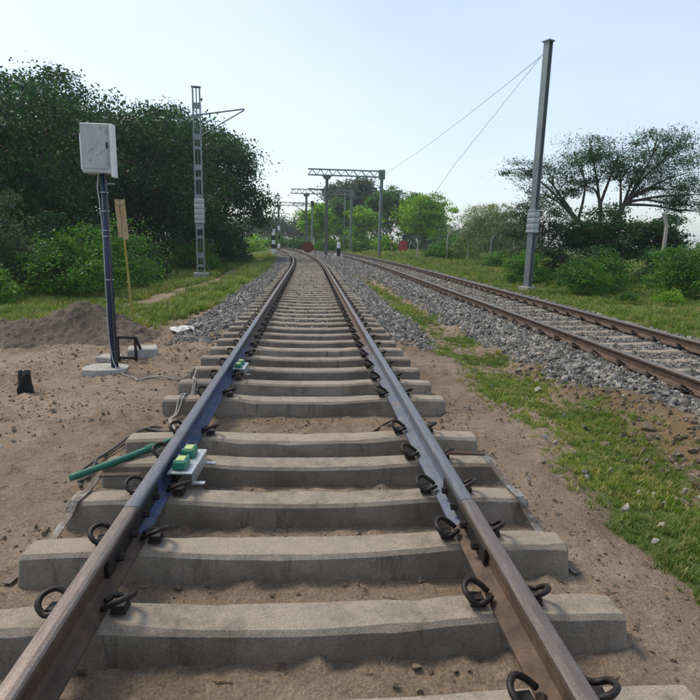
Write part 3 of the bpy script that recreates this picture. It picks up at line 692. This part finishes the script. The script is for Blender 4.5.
# right bank
tree('tree', 'pale feathery tree behind the bent fence posts', 15.8, 48, .2, 5.3, 3.2, 16, 19000, .19, 'leaf_pale', 41, rad=.08, sub=18, sig=.22, wid=.3, fork=.6)
tall_l = [(-3.4, .3, 5.4, 1.7, 1.5, .8), (-1.9, -.5, 6.0, 1.7, 1.4, .85), (-.6, .6, 5.0, 1.2, 1.1, .6), (.3, -.2, 6.6, 1.9, 1.5, .9), (2.0, .4, 6.2, 1.7, 1.4, .9),
          (3.4, 0, 5.0, 1.7, 1.3, 1.0), (4.3, .7, 5.8, 1.7, 1.3, 1.0), (-4.7, .1, 5.7, 1.3, 1.1, .55), (1.7, -.6, 5.0, .9, .9, .45), (3.3, -.5, 4.1, 1.2, 1, .5), (-2.6, .4, 4.5, 1.1, .9, .5), (4.6, -.4, 4.6, 1.3, 1.1, .7), (.9, .5, 5.7, 1.5, 1.3, .8), (-1.2, .2, 7.0, 1.5, 1.3, .8), (3.6, .3, 6.9, 1.7, 1.4, .9), (4.9, .2, 3.7, 1.2, 1.1, .8), (-3.6, -.4, 4.3, 1.2, 1.0, .6), (2.4, -.5, 7.4, 1.5, 1.3, .8)]
tree('tree', 'tall tree with bare forking trunks and gappy crown above the dark thicket', 16.7, 31, 3, 8, 4, 11, 36000, .125, 'leaf_dark', 42, rad=.19, lobes=tall_l, fork=1.2, stems=[(-.35, 0, 4.2), (1.3, .2, 4.4), (-2.0, .2, 3.6)], sub=12, sig=.24, wid=.34)
tree('tree', 'dark dense thicket tree below the tall gappy tree', 15.3, 28.5, .2, 4.0, 2.6, 12, 14000, .15, 'leaf_dark', 43, fork=.7, rad=.12)
tree('tree', 'dark green thicket tree just right of the steel mast', 12.2, 29.5, .2, 4.3, 2.4, 12, 13000, .14, 'leaf_blue', 44, fork=.7, rad=.12, wid=.35)
tree('tree', 'dark low tree leaning over the bank beside the single bent post', 17.7, 27.5, .3, 3.5, 1.8, 8, 8500, .15, 'leaf_dark', 45, fork=.7, rad=.12)
bush('bright green bush on the bank right of the steel mast', 10.2, 19.9, 1.55, .95, 6500, .085, 'leaf_mid', 51, 8)
bush('leafy bush beside the bright bush under the thicket', 11.7, 21.3, 1.7, 1.1, 6000, .09, 'leaf_mid', 52, 8)
bush('large green bush at the end of the bank below the bent post', 13.9, 19.4, 2.1, 1.55, 11000, .10, 'leaf_mid', 53, 9)
bush('green bush behind the foot of the steel mast', 10.2, 25.5, 1.7, 1.2, 5500, .10, 'leaf_mid', 54, 7)
bush('low green bush along the fence below the pale tree', 14.2, 40, 1.5, 1.5, 5000, .13, 'leaf_mid', 55, 7)
bush('round green bush at the fence between red board and pale tree', 12.2, 50, 2.0, 2.0, 5500, .15, 'leaf_mid', 56, 7)
bush('green bush at the fence left of the pale tree', 14.8, 54, 2.4, 1.9, 5000, .15, 'leaf_mid', 57, 7)
bush('small weed on the grass in front of the large bush', 10.6, 17.6, .5, .38, 1400, .06, 'leaf_mid', 58, 5)
bush('low weed on the grass beneath the large bush', 11.9, 17.3, .6, .5, 1600, .06, 'leaf_bright', 59, 5)
bush('dark bush in the shade under the tall gappy tree', 13.3, 25.0, 1.9, 1.2, 6000, .11, 'leaf_dark', 71, 7)
bush('dark bush behind the large green bush', 16.5, 24.8, 2.0, 1.3, 6000, .11, 'leaf_dark', 72, 7)

# ------------------------------------------------------------------ masts, portals and poles
def wrapping(t, w, d, z0, z1, n):
    p = MB().box((0, 0, (z0 + z1) / 2), (w, d, z1 - z0)).build('anti_climb_plate', 'wrap', t)
    for k in range(n):
        z = z0 + (k + .5) * (z1 - z0) / n
        MB().box((0, 0, z), (w + .03, d + .03, (z1 - z0) / n * .45)).build('wire_turn', 'galv' if k % 2 else 'wrap', p)
def lattice_mast():
    x, y = -5.33, 28.0; z = g1(x, y)
    t = thing('lattice_mast', 'grey battened steel mast with white ribbed wrap beside the path', 'mast', (x, y, z), R_(8))
    H = 8.6; MB().box((0, 0, .1), (.75, .75, .5)).build('footing', 'footing', t, bevel=.02)
    for sx in (-1, 1):
        c = MB().box((sx * .185, 0, .3 + H / 2), (.012, .18, H)); c.box((sx * .155, .085, .3 + H / 2), (.06, .012, H)); c.box((sx * .155, -.085, .3 + H / 2), (.06, .012, H))
        c.build('channel', 'galv', t)
    MB().box((0, .09, .3 + H / 2), (.05, .012, H)).build('lacing_strip', 'mast_dark', t)
    k = .7
    i = 0
    while k < H:
        MB().box((0, -.097, k), (.40, .01, .26 if i % 2 else .13)).build('batten_plate', 'galv', t); k += .88 if i % 2 else .5; i += 1
    wrapping(t, .46, .26, 2.75, 3.9, 9)
    MB().box((0, 0, 8.93), (.44, .22, .05)).build('cap_plate', 'galv', t)
    b = MB().tube([(0, 0, 7.7), (2.2, -.1, 8.1)], .035, 8); b.tube([(0, 0, 6.7), (2.2, -.1, 8.05)], .03, 8); b.build('cantilever_arm', 'galv', t)
    MB().tube([(.12, .15, 8.7), (.7, 2.6, 4.4), (1.25, 5.2, .05)], .009, 4).build('guy_wire', 'wire', t)
    MB().tube([(.6, .3, 0.02), (.2, -.1, .9)], .02, 5).build('base_strut', 'galv', t)
lattice_mast()
def i_mast(m, x, y, H, w=.2, d=.24, t=.014):
    m.box((x - w / 2, y, H / 2), (t, d, H)); m.box((x + w / 2, y, H / 2), (t, d, H)); m.box((x, y, H / 2), (w - t, t, H)); return m
def steel_mast():
    x, y = 8.5, 21.0; z = g1(x, y)
    t = thing('steel_mast', 'grey steel H section mast on concrete footing beside the rusty track', 'mast', (x, y, z), R_(28))
    MB().box((0, 0, .0), (.52, .52, .5), taper=.94).build('footing', 'footing', t, bevel=.02)
    i_mast(MB(), 0, 0, 9.0).build('column', 'galv', t)
    wrapping(t, .30, .32, 2.3, 3.15, 8)
    MB().tube([(0, 0, 8.8), (-1.0, 3.5, 5.0), (-2.1, 7.2, .2)], .008, 4).build('guy_wire', 'wire', t)
    MB().box((0, 0, 9.02), (.3, .34, .04)).build('cap_plate', 'galv', t)
steel_mast()
def truss(m, x0, x1, y, z0, z1, w=.45):
    for zz in (z0, z1):
        for yy in (y - w / 2, y + w / 2): m.bar((x0, yy, zz), (x1, yy, zz), .08, .09)
    n = max(int((x1 - x0) / .75), 2); d = (x1 - x0) / n
    for k in range(n):
        a = x0 + k * d
        for yy in (y - w / 2, y + w / 2):
            m.bar((a, yy, z0), (a + d / 2, yy, z1), .05, .05, (0, 1, 0)); m.bar((a + d / 2, yy, z1), (a + d, yy, z0), .05, .05, (0, 1, 0))
        m.bar((a, y - w / 2, z1), (a, y + w / 2, z1), .05, .05); m.bar((a, y - w / 2, z0), (a, y + w / 2, z0), .05, .05)
    return m
def portal(label, y, xl, xr, xtip, ztop, right_mast=True, beam_r=None):
    z = g1(xl, y); H = ztop - z
    t = thing('overhead_portal', label, 'gantry', (xl, y, z), 0, 'overhead line portals')
    m = MB(); i_mast(m, 0, 0, H - .95, .26, .3, .03); m.build('mast', 'mast_dark', t)
    h = MB().add([(-.5, -.2, H - .62), (.5, -.2, H - .62), (.26, -.16, H - .98), (-.26, -.16, H - .98), (-.5, .2, H - .62), (.5, .2, H - .62), (.26, .16, H - .98), (-.26, .16, H - .98)],
                 [(0, 1, 2, 3), (4, 5, 6, 7), (0, 1, 5, 4), (1, 2, 6, 5), (2, 3, 7, 6), (3, 0, 4, 7)]); h.build('beam_seat', 'mast_dark', t)
    truss(MB(), xtip - xl, (beam_r if beam_r else xr) - xl, 0, H - .58, H - .02).build('lattice_beam', 'galv', t)
    if right_mast:
        m = MB(); i_mast(m, xr - xl, 0, H - .7, .28, .3, .03); m.build('mast', 'galv', t)
        MB().box((xr - xl, 0, H - .35), (.62, .5, .9)).build('beam_seat', 'mast_dark', t)
    c = MB().tube([(0, 0, H - 2.0), (-1.9, 0, H - 1.9)], .05, 6); c.tube([(0, 0, H - 3.2), (-1.9, 0, H - 1.95)], .045, 6); c.tube([(.0, 0, H - 1.95), (2.0, 0, H - 2.05)], .045, 6)
    c.build('cantilever_arm', 'mast_dark', t)
    for zz in (H - 1.98, H - 3.05):
        q = MB()
        for k in range(5): q.tube([(-.28 - .09 * k, 0, zz + (.012 if zz > H - 2.5 else .09) * k), (-.32 - .09 * k, 0, zz + (.012 if zz > H - 2.5 else .09) * k)], .11, 8)
        q.build('insulator', 'rust', t)
    return t
portal('tallest lattice portal with its far mast standing beyond the rusty track', 58, 1.71, 7.27, -.2, 8.68)
portal('second lattice portal whose beam runs into the trees', 78, -.47, 5.7, -2.6, 8.4, True)
portal('third lattice portal further round the bend', 103, -5.62, 1.0, -7.2, 8.2, True)
portal('small fourth lattice portal farthest round the bend', 164, -10.97, -4.4, -12.7, 7.9, True)
hang = [(58, 1.71 - 1.9, 8.68 - 1.95), (78, -.47 - 1.9, 8.4 - 1.95), (103, -5.62 - 1.9, 8.2 - 1.95), (164, -10.97 - 1.9, 7.9 - 1.95)]
for (ya, xa, zh), (yb, xb, zi), lb in zip(hang[:-1], hang[1:], ('contact wire between the tallest and the second portal', 'contact wire between the second and third portal', 'contact wire between the third and the farthest portal')):
    m = MB(); up_ = []; lo_ = []
    for k in range(9):
        q = k / 8; x_ = xa + (xb - xa) * q; y_ = ya + (yb - ya) * q; z_ = zh + (zi - zh) * q
        up_.append((x_, y_, z_ - 2.0 * q * (1 - q))); lo_.append((x_, y_, z_ - 1.25))
    m.tube(up_, .012, 4); m.tube(lo_, .012, 4)
    for k in range(1, 8): m.tube([up_[k], lo_[k]], .006, 3, False)
    tag(m.build('overhead_wire', 'wire'), lb, 'wire')
# earth wire linking the mast tops on the right
za = g1(8.5, 21)
pts = [Vector((8.5, 21, za + 8.7)).lerp(Vector((7.3, 58, 8.3)), k / 12) - Vector((0, 0, 1.1 * (k / 12) * (1 - k / 12))) for k in range(13)]
tag(MB().tube(pts, .011, 4).build('overhead_wire', 'wire'), 'thin wire strung from the steel mast to the tallest portal', 'wire')
def signal_post():
    x, y = .32, 74; z = g1(x, y); t = thing('signal_post', 'slim grey signal post with black lamp head behind the red disc board', 'signal', (x, y, z))
    MB().tube([(0, 0, 0), (0, 0, 6.0)], .09, 8).build('post', 'galv', t)
    MB().box((0, 0, 6.2), (.38, .3, .7)).build('lamp_head', 'black', t, bevel=.03)
    MB().box((0, 0, .1), (.5, .5, .3)).build('base', 'footing', t)
signal_post()
def slim_pole():
    x, y = 5.23, 85; z = g1(x, y); t = thing('slim_pole', 'slim pale pole with short cross arm in front of yellow green tree', 'pole', (x, y, z))
    MB().tube([(0, 0, -.1), (0, 0, 8.4)], [.12, .08], 8).build('post', 'galv', t)
    m = MB().tube([(0, 0, 6.7), (-1.0, 0, 7.1)], .04, 5); m.tube([(-.3, 0, 7.0), (.5, 0, 6.6)], .03, 5); m.build('cross_arm', 'galv', t)
slim_pole()
def striped_post():
    x, y = -4.0, 63; z = g1(x, y); t = thing('striped_post', 'short post in black and white bands beside the bend', 'post', (x, y, z))
    zz = 0
    for k, (h, c) in enumerate(((.55, 'white'), (.5, 'black'), (.45, 'white'), (.5, 'black'), (.7, 'white'))):
        MB().box((0, 0, zz + h / 2), (.46 if c == 'black' else .36, .3, h)).build('band', c, t); zz += h
    x, y = -3.55, 66; z = g1(x, y); t = thing('signal_post', 'slender banded signal post with slanting ladder beside the striped post', 'signal', (x, y, z))
    p = MB().tube([(0, 0, 0), (0, 0, 5.0)], .07, 6).build('post', 'mast_dark', t)
    for k in range(3): MB().tube([(0, 0, .5 + 1.0 * k), (0, 0, 1.0 + 1.0 * k)], .14, 8).build('band', 'black' if k % 2 else 'white', p)
    l = MB(); l.bar((.2, 0, 4.6), (1.1, .1, .9), .05, .05); l.bar((.2, .3, 4.6), (1.1, .4, .9), .05, .05)
    for k in range(8): q = k / 8; l.bar((.2 + .9 * q, 0 + .1 * q, 4.6 - 3.7 * q), (.2 + .9 * q, .3 + .1 * q, 4.6 - 3.7 * q), .03, .03)
    l.build('ladder', 'galv', t)
    MB().box((0, -.05, 5.0), (.3, .25, .5)).build('lamp_head', 'mast_dark', t)
striped_post()
def disc_board():
    x, y = -.16, 66; z = g1(-.16, 66); t = thing('disc_board', 'round dark red stop disc on posts at the end of the straight', 'sign', (x, y, z))
    m = MB(); n = 28; c0 = .78 - z
    for yy in (-.03, .03): m.v += [(.63 * math.cos(6.2832 * k / n), yy, c0 + .63 * math.sin(6.2832 * k / n)) for k in range(n)]
    m.f += [tuple(range(n)), tuple(range(n, 2 * n))[::-1]] + [(k, (k + 1) % n, n + (k + 1) % n, n + k) for k in range(n)]
    m.build('disc', 'dark_red', t)
    for sx in (-1, 1):
        MB().bar((sx * .25, .06, -.1), (sx * .2, .06, 1.2), .07, .05, (0, 1, 0)).build('leg', 'mast_dark', t)
        MB().bar((sx * .95, .1, -.1), (sx * .35, .08, 1.3), .09, .05, (0, 1, 0)).build('stay', 'rust', t)
disc_board()
def dwarf_signal():
    x, y = 2.76, 53; z = g1(x, y); t = thing('dwarf_signal', 'stubby black and white dwarf signal between the two tracks', 'signal', (x, y, z))
    for sx in (-1, 1): MB().box((sx * .28, 0, .15), (.22, .3, .34)).build('foot', 'white', t, bevel=.02)
    MB().box((0, 0, .5), (.34, .3, .75)).build('body', 'black', t, bevel=.03)
    MB().tube([(0, 0, .85), (0, 0, 1.3), (0, 0, 1.42)], [.17, .15, .06], 8).build('head', 'white', t)
dwarf_signal()
def red_board():
    x, y = 11.1, 66; z = g1(x, y); t = thing('warning_board', 'square red board on short legs beyond the rusty track', 'sign', (x, y, z))
    MB().box((0, 0, .95), (1.0, .05, 1.05)).build('board', 'red', t, bevel=.02)
    for sx in (-1, 1): MB().box((sx * .3, .05, .45), (.08, .06, 1.1)).build('leg', 'black', t)
    MB().box((.1, .1, 1.95), (.4, .35, .5)).build('lamp', 'black', t, bevel=.03); MB().tube([(.1, .1, .9), (.1, .1, 1.75)], .04, 6).build('lamp_post', 'mast_dark', t)
    MB().box((-.6, .1, .08), (.5, .3, .3)).build('base_block', 'white', t); MB().box((.6, .2, .08), (.5, .3, .3)).build('base_block', 'white', t)
    m = MB(); m.bar((.9, .2, 1.5), (2.2, .3, -.05), .09, .07, (0, 1, 0)); m.bar((.9, .2, 1.5), (.75, .5, -.05), .07, .07, (0, 1, 0)); m.build('leaning_stay', 'footing', t)
    x, y = 9.85, 66.5; z = g1(x, y); t = thing('banded_post', 'thin post with black and yellow bands left of the red board', 'post', (x, y, z))
    zz = 0
    for k in range(5): MB().box((0, 0, zz + .2), (.17, .17, .4)).build('band', 'yellow' if k % 2 else 'black', t); zz += .4
red_board()
def fence_post(x, y, h, lean, k, label):
    z = g1(x, y); t = thing('fence_post', label, 'fence post', (x, y, z), 0, 'concrete posts with bent tops')
    MB().box((0, 0, h / 2 - .1), (.13, .13, h + .2), taper=.85).build('shaft', 'footing', t)
    if lean: MB().bar((0, 0, h - .03), (lean, .02, h + .55 * 1.0), .11, .11, (0, 1, 0)).build('bent_top', 'footing', t)
FP = [(9.75, 50, 1.7, 0, 'straight pale fence post just right of the red board'), (12.2, 49, 2.2, .42, 'bent top fence post left of the pale tree, behind the round bush'), (13.8, 48, 2.2, .45, 'bent top fence post left of the pale tree, next to its crown'),
      (15.0, 45.5, 2.1, .5, 'bent top fence post in front of the pale tree crown'), (16.6, 44.5, 2.15, .55, 'bent top fence post in front of the pale tree, nearer the steel mast'),
      (15.95, 24.2, 2.75, -.22, 'dark bent fence post standing alone against the sky above the large bush')]
for k, (x, y, h, l, lb) in enumerate(FP): fence_post(x, y, h, l, k, lb)

# ------------------------------------------------------------------ things by the left of the track
def mound():
    xs = np.linspace(-6.3, -2.3, 150); ys = np.linspace(8.2, 11.6, 120); A, B = np.meshgrid(xs, ys)
    ridge = np.interp(A, [-6.3, -5.6, -4.9, -4.5, -4.0, -3.6, -3.2, -2.8, -2.4], [.12, .2, .25, .36, .56, .50, .32, .14, .0])
    prof = np.exp(-((B - 9.75 - .12 * np.sin(A * 3)) / .62) ** 2)
    h = ridge * prof * (1 + .5 * (fbm(A * 2.2, B * 2.2) - .5)) + .10 * (fbm(A * 6, B * 6) - .5) * prof + .16 * np.maximum(fbm(A * 14, B * 14, 3) - .5, 0) * prof
    e = np.minimum(np.minimum(A + 6.3, -2.3 - A), np.minimum(B - 8.2, 11.6 - B)); h *= sst(0, .5, e)
    Z = gz(A, B) - .035 + h
    i = np.arange(A.size).reshape(A.shape); Fq = np.stack([i[:-1, :-1], i[:-1, 1:], i[1:, 1:], i[1:, :-1]], -1).reshape(-1, 4)
    me = fast_mesh('earth_mound', np.stack([A, B, Z], -1).reshape(-1, 3), Fq, 'mound_soil'); me.polygons.foreach_set('use_smooth', [True] * len(me.polygons))
    return tag(link('earth_mound', me), 'dark grey heap of dug earth behind the blue post', 'mound')
mound()
def blue_post():
    x, y = -2.47, 7.12; z = g1(x, y); t = thing('blue_post', 'dark blue steel post carrying a grey equipment box, on a concrete pad', 'post', (x, y, z))
    m = MB(); n = 11; r = random.Random(3); o = []
    for k in range(n):
        a = 6.283 * k / n; q = r.uniform(.85, 1.12); o.append((-.13 + .33 * math.cos(a) * q, .0 + .24 * math.sin(a) * q))
    m.v = [(a, b, -.06) for a, b in o] + [(a * .95, b * .95, .035) for a, b in o]
    m.f = [tuple(range(n, 2 * n))] + [(k, (k + 1) % n, n + (k + 1) % n, n + k) for k in range(n)]
    m.build('concrete_pad', 'footing', t)
    MB().tube([(0, 0, 0), (0, 0, 2.46)], [.046, .035], 14).build('pole', 'blue_paint', t, smooth=True)
    for zz in (.24, 1.15, 1.68, 1.75, 1.98, 2.2): MB().tube([(0, 0, zz), (0, 0, zz + .012)], .049, 14).build('cable_tie', 'box_grey' if zz > 1 else 'rusty_strap', t)
    b = MB().box((-.04, 0, 2.70), (.33, .2, .56)).build('equipment_box', 'box_grey', t, bevel=.008)
    MB().box((-.04, -.104, 2.71), (.28, .012, .48)).build('door', 'box_grey', b, bevel=.004)
    MB().box((-.205, -.07, 2.66), (.02, .06, .4)).build('hinge_strip', 'white', b); MB().box((.145, -.04, 2.68), (.035, .12, .6)).build('cover_strip', 'white', b)
    MB().tube([(.1, -.118, 2.70), (.1, -.118, 2.77)], .01, 6).build('latch', 'black', b)
    MB().tube(spline([(-.045, -.03, 2.46), (-.052, -.03, 2.38), (-.066, -.035, 2.25), (-.056, -.03, 2.1), (-.042, -.02, 1.75), (-.042, -.03, 1.2), (-.042, -.035, .5), (.0, -.055, .15), (.06, -.07, .0)], 5), .007, 6).build('cable_conduit', 'box_grey', t)
    MB().tube(spline([(.03, -.03, 2.45), (.035, -.045, 2.0), (.03, -.045, 1.0), (.03, -.045, .1)], 4), .009, 6).build('cable_conduit', 'dark_cable', t)
    MB().tube([(.03, 0, 2.31), (.13, 0, 2.31)], .008, 6).build('side_peg', 'box_grey', t)
blue_post()
def iron_frame():
    x, y = -2.47, 7.62; z = g1(x, y); t = thing('iron_frame', 'small black square iron frame standing behind the blue post', 'frame', (x, y, z), R_(-8))
    for sx in (-1, 1): MB().bar((sx * .125, 0, -.03), (sx * .125, 0, .36), .03, .03, (0, 1, 0)).build('upright', 'black_iron', t)
    MB().bar((-.14, 0, .345), (.14, 0, .345), .034, .034).build('top_bar', 'black_iron', t); MB().bar((-.109, 0, .06), (.109, 0, .06), .03, .03).build('bottom_bar', 'black_iron', t)
    MB().bar((.125, .016, .345), (.115, .26, .02), .028, .028).build('back_stay', 'black_iron', t)
    x, y = -2.34, 7.9; z = g1(x, y)
    o = MB().box((0, 0, .05), (.42, .34, .17), taper=.93).build('concrete_slab', 'footing', None, bevel=.015, loc=(x, y, z), rz=R_(14)); tag(o, 'broken concrete slab lying beside the black iron frame', 'slab')
    o = MB().box((0, 0, .035), (.34, .26, .11), taper=.9).build('concrete_slab', 'footing', None, bevel=.015, loc=(-2.74, 7.72, g1(-2.74, 7.72)), rz=R_(-12)); tag(o, 'smaller concrete slab left of the black iron frame', 'slab')
iron_frame()
def yellow_pole():
    x, y = -3.58, 11.5; z = g1(x, y); t = thing('yellow_pole', 'leaning thin yellow pole with a torn wooden board on top', 'pole', (x, y, z))
    t.rotation_euler = (0, R_(-3.0), 0)
    MB().tube([(0, 0, -.12), (0, 0, 1.9)], .023, 8).build('pole', 'yellow', t)
    r = random.Random(8)
    def plank(x0, x1, z0, z1, mat, jag):
        m = MB(); L = [(x0, z0)]; n = 6
        left = [(x0 + r.uniform(-jag, jag), z0 + (z1 - z0) * k / n) for k in range(n + 1)]; right = [(x1 + r.uniform(-jag, jag), z0 + (z1 - z0) * k / n + r.uniform(-.01, .01)) for k in range(n + 1)]
        for yy in (-.012, .012): m.v += [(a, yy - .03, b) for a, b in left] + [(a, yy - .03, b) for a, b in right]
        q = 2 * (n + 1)
        for k in range(n):
            m.f += [(k, k + 1, n + 2 + k, n + 1 + k), (q + k, q + k + 1, q + n + 2 + k, q + n + 1 + k), (k, k + 1, q + k + 1, q + k), (n + 1 + k, n + 2 + k, q + n + 2 + k, q + n + 1 + k)]
        m.f += [(0, n + 1, q + n + 1, q), (n, 2 * n + 1, q + 2 * n + 1, q + n)]
        m.build('board_plank', mat, t)
    plank(-.095, -.018, 1.70, 2.44, 'board', .006); plank(-.004, .095, 1.66, 2.43, 'board', .007); plank(-.024, .0, 2.3, 2.42, 'board', .003)
    MB().box((0, -.048, 2.36), (.17, .014, .05)).build('cross_batten', 'board', t)
yellow_pole()
def litter(label, x, y, s, seed, rz):
    r = random.Random(seed); m = MB(); n = 7
    for j in range(n):
        for i in range(n):
            a = (i / (n - 1) - .5) * s[0]; b = (j / (n - 1) - .5) * s[1]
            m.v.append((a * r.uniform(.9, 1.1), b * r.uniform(.9, 1.1), .012 + r.uniform(0, s[2])))
    m.f = [(j * n + i, j * n + i + 1, (j + 1) * n + i + 1, (j + 1) * n + i) for j in range(n - 1) for i in range(n - 1)]
    o = m.build('paper_scrap', 'paper', None, loc=(x, y, g1(x, y) + .01), rz=rz); tag(o, label, 'litter')
    md = o.modifiers.new('thick', 'SOLIDIFY'); md.thickness = .002
litter('crumpled white sack lying on the earth where the grass begins', -2.27, 10.05, (.42, .5, .07), 1, .2)
litter('small white paper scrap in the grass below the yellow pole', -3.6, 11.8, (.16, .2, .07), 2, .6)
def stump():
    x, y = -3.1, 6.13; m = MB(); r = random.Random(4); n = 10; rings = ((-.05, .085), (.05, .075), (.13, .066), (.2, .07), (.25, .058), (.262, .02))
    for z, q in rings:
        for k in range(n): a = 6.283 * k / n; w = q * r.uniform(.82, 1.15); m.v.append((w * math.cos(a), w * math.sin(a), z + r.uniform(-.015, .02)))
    for i in range(len(rings) - 1):
        for k in range(n): m.f.append((i * n + k, i * n + (k + 1) % n, (i + 1) * n + (k + 1) % n, (i + 1) * n + k))
    m.f.append(tuple((len(rings) - 1) * n + k for k in range(n)))
    tag(m.build('tree_stump', 'charred', None, loc=(x, y, g1(x, y))), 'small charred black stump standing on the bare earth', 'stump')
stump()

# ------------------------------------------------------------------ fittings along the near track
def gp(x, y, dz=.012): return (x, y, g1(x, y) + dz)
for k, dx in enumerate((0, .018)):
    P = [gp(-2.38 + dx, 7.02), gp(-2.24, 6.82), gp(-2.08, 6.66), gp(-2.01 + dx, 6.52), gp(-1.89, 6.61 + dx), gp(-1.72, 6.50), gp(-1.50, 6.42 + dx), (-1.385, 6.47, .10), (-1.31, 6.46, .178), (-1.28, 6.3, .15),
         (-1.27, 6.1, .13), (-1.24 + dx, 5.94, .175), (-1.21 + dx, 5.84, .175), (-1.20 + dx, 5.66, .06), (-1.20 + dx, 5.45, .05), (-1.19 + dx, 5.30, .175), (-1.21 + dx * 2, 5.18, .175), (-1.22 + dx, 5.04, .06), gp(-1.23 + dx, 4.85), gp(-1.12, 4.66)]
    tag(MB().tube(spline(P, 5), .0085, 6).build('cable', 'cable', smooth=True), ('pale grey cable running from the blue post over the sleeper ends', 'second pale cable twisted along the first from the blue post')[k], 'cable')
P = [(-.95, 4.70, .05), gp(-1.21, 4.66), gp(-1.42, 4.70, .02), gp(-1.50, 4.45, .02), gp(-1.54, 4.2, .02), gp(-1.55, 4.0, .02), gp(-1.51, 3.75, .02), gp(-1.50, 3.55, .02)]
tag(MB().tube(spline(P, 5), .012, 6).build('cable', 'dark_cable', smooth=True), 'thicker dark cable looped on the earth around the sleeper ends', 'cable')
P = [(-.93, 4.80, .05), gp(-1.2, 4.76), gp(-1.36, 4.76, .02), gp(-1.46, 4.50, .02), gp(-1.50, 4.25, .03), gp(-1.57, 3.96, .02), gp(-1.56, 3.7, .02), gp(-1.47, 3.5, .02)]
tag(MB().tube(spline(P, 5), .010, 6).build('cable', 'dark_cable', smooth=True), 'thinner dark cable beside the thicker one at the sleeper ends', 'cable')
t = thing('green_pipe', 'green plastic pipe slanting from the earth to the rail', 'pipe', (-1.5, 3.42, g1(-1.5, 3.42)))
z0 = g1(-1.5, 3.42)
PP = [Vector((0, 0, .15 - z0)).lerp(Vector((.56, .54, .225 - z0)), k / 24) + Vector((0, 0, -.006 * math.sin(k / 24 * 3.14))) for k in range(25)]; kc = 18
MB().tube(PP[:kc], .023, 10).build('pipe', 'green_pipe', t, smooth=True); MB().tube(PP[kc - 2:kc + 1], .029, 10).build('collar', 'green_pipe', t); MB().tube(PP[kc - 1:], .019, 10).build('pipe_end', 'green_pipe', t, smooth=True)
def strap(label, sgn, y, dy, yend):
    t = thing('bonding_strap', label, 'strap', (sgn * .87, y, .17))
    P = [(sgn * .075, 0, .03), (sgn * .14, 0, .075), (sgn * .38, dy * .3, .070)]
    ya = 3.13 - y; gl = lambda l, yy: (sgn * l, yy - y, g1(sgn * (.87 + l), yy) - .155)      # over the sleeper end and down to the earth
    Q = [(sgn * .38, dy * .3, .067), (sgn * .425, ya + .075, .008), (sgn * .445, ya - .085, .004), (sgn * .46, ya - .125, -.05), gl(.51, 2.80), gl(.56, 2.50)]
    a = MB()
    for i in range(2): a.bar(P[i], P[i + 1], .045, .007)
    a.build('flat_bar', 'rust', t)
    a = MB(); 
    for i in range(5): a.bar(Q[i], Q[i + 1], .045, .006)
    a.build('strap_end', 'rusty_strap', t)
strap('rusty flat steel strap bent down from the left rail, under the green pipe', -1, 3.26, 0.0, 2.85)
strap('rusty flat steel strap bent down from the right rail', 1, 3.60, -.1, 2.88)
def sensor(label, y, sc):
    x = -.755; t = thing('axle_counter', label, 'rail sensor', (x, y, .17 + .012), R_(-3))
    t.scale = (sc, sc, sc)
    MB().box((.01, 0, .095), (.15, .40, .008)).build('bracket_plate', 'bracket', t)
    MB().box((.082, 0, .055), (.008, .36, .075)).build('bracket_web', 'bracket', t)
    for yy in (-.16, .15): MB().box((.115, yy, .022), (.075, .035, .008)).build('bracket_foot', 'bracket', t)
    MB().box((-.04, 0, .05), (.03, .3, .08)).build('rail_clamp', 'black_iron', t)
    for yy in (-.095, .095):
        b = MB().box((-.005, yy, .126), (.085, .125, .052), taper=.9).build('junction_box', 'green_box', t, bevel=.008)
        MB().box((-.005, yy, .1545), (.05, .075, .005)).build('label_plate', 'yellow_label', b)
        for ax in (-.035, .025):
            for ay in (-.048, .048): MB().tube([(ax, yy + ay, .15), (ax, yy + ay, .158)], .005, 6).build('screw', 'bracket', b)
sensor('axle counter sensor with two green boxes on the blue left rail', 3.38, 1.0)
sensor('smaller green axle counter sensor further along the blue left rail', 6.16, .85)
a, b = (.57, 4.62, g1(.57, 4.62) + .012), (.87, 4.97, g1(.87, 4.97) + .05)
tag(MB().tube([a, ((a[0] + b[0]) / 2, (a[1] + b[1]) / 2 + .006, (a[2] + b[2]) / 2 + .006), b], [.008, .011, .009], 6).build('stick', 'stick'), 'thin dark stick lying on the earth between the rails', 'stick')

# ------------------------------------------------------------------ air
def haze():
    m = bpy.data.materials.new('haze'); ns, ln = nodes(m); ns.remove(ns['Principled BSDF'])
    v = ns.new('ShaderNodeVolumePrincipled'); v.inputs['Color'].default_value = (.86, .93, 1, 1); v.inputs['Density'].default_value = .0006; v.inputs['Anisotropy'].default_value = .3
    ln.new(v.outputs[0], ns['Material Output'].inputs['Volume'])
    o = MB().box((0, 420, 8), (1130, 880, 24)).build('haze', m); o['kind'] = 'stuff'; o['label'] = 'thin pale haze over the land'
HAZE = True
if HAZE: haze()
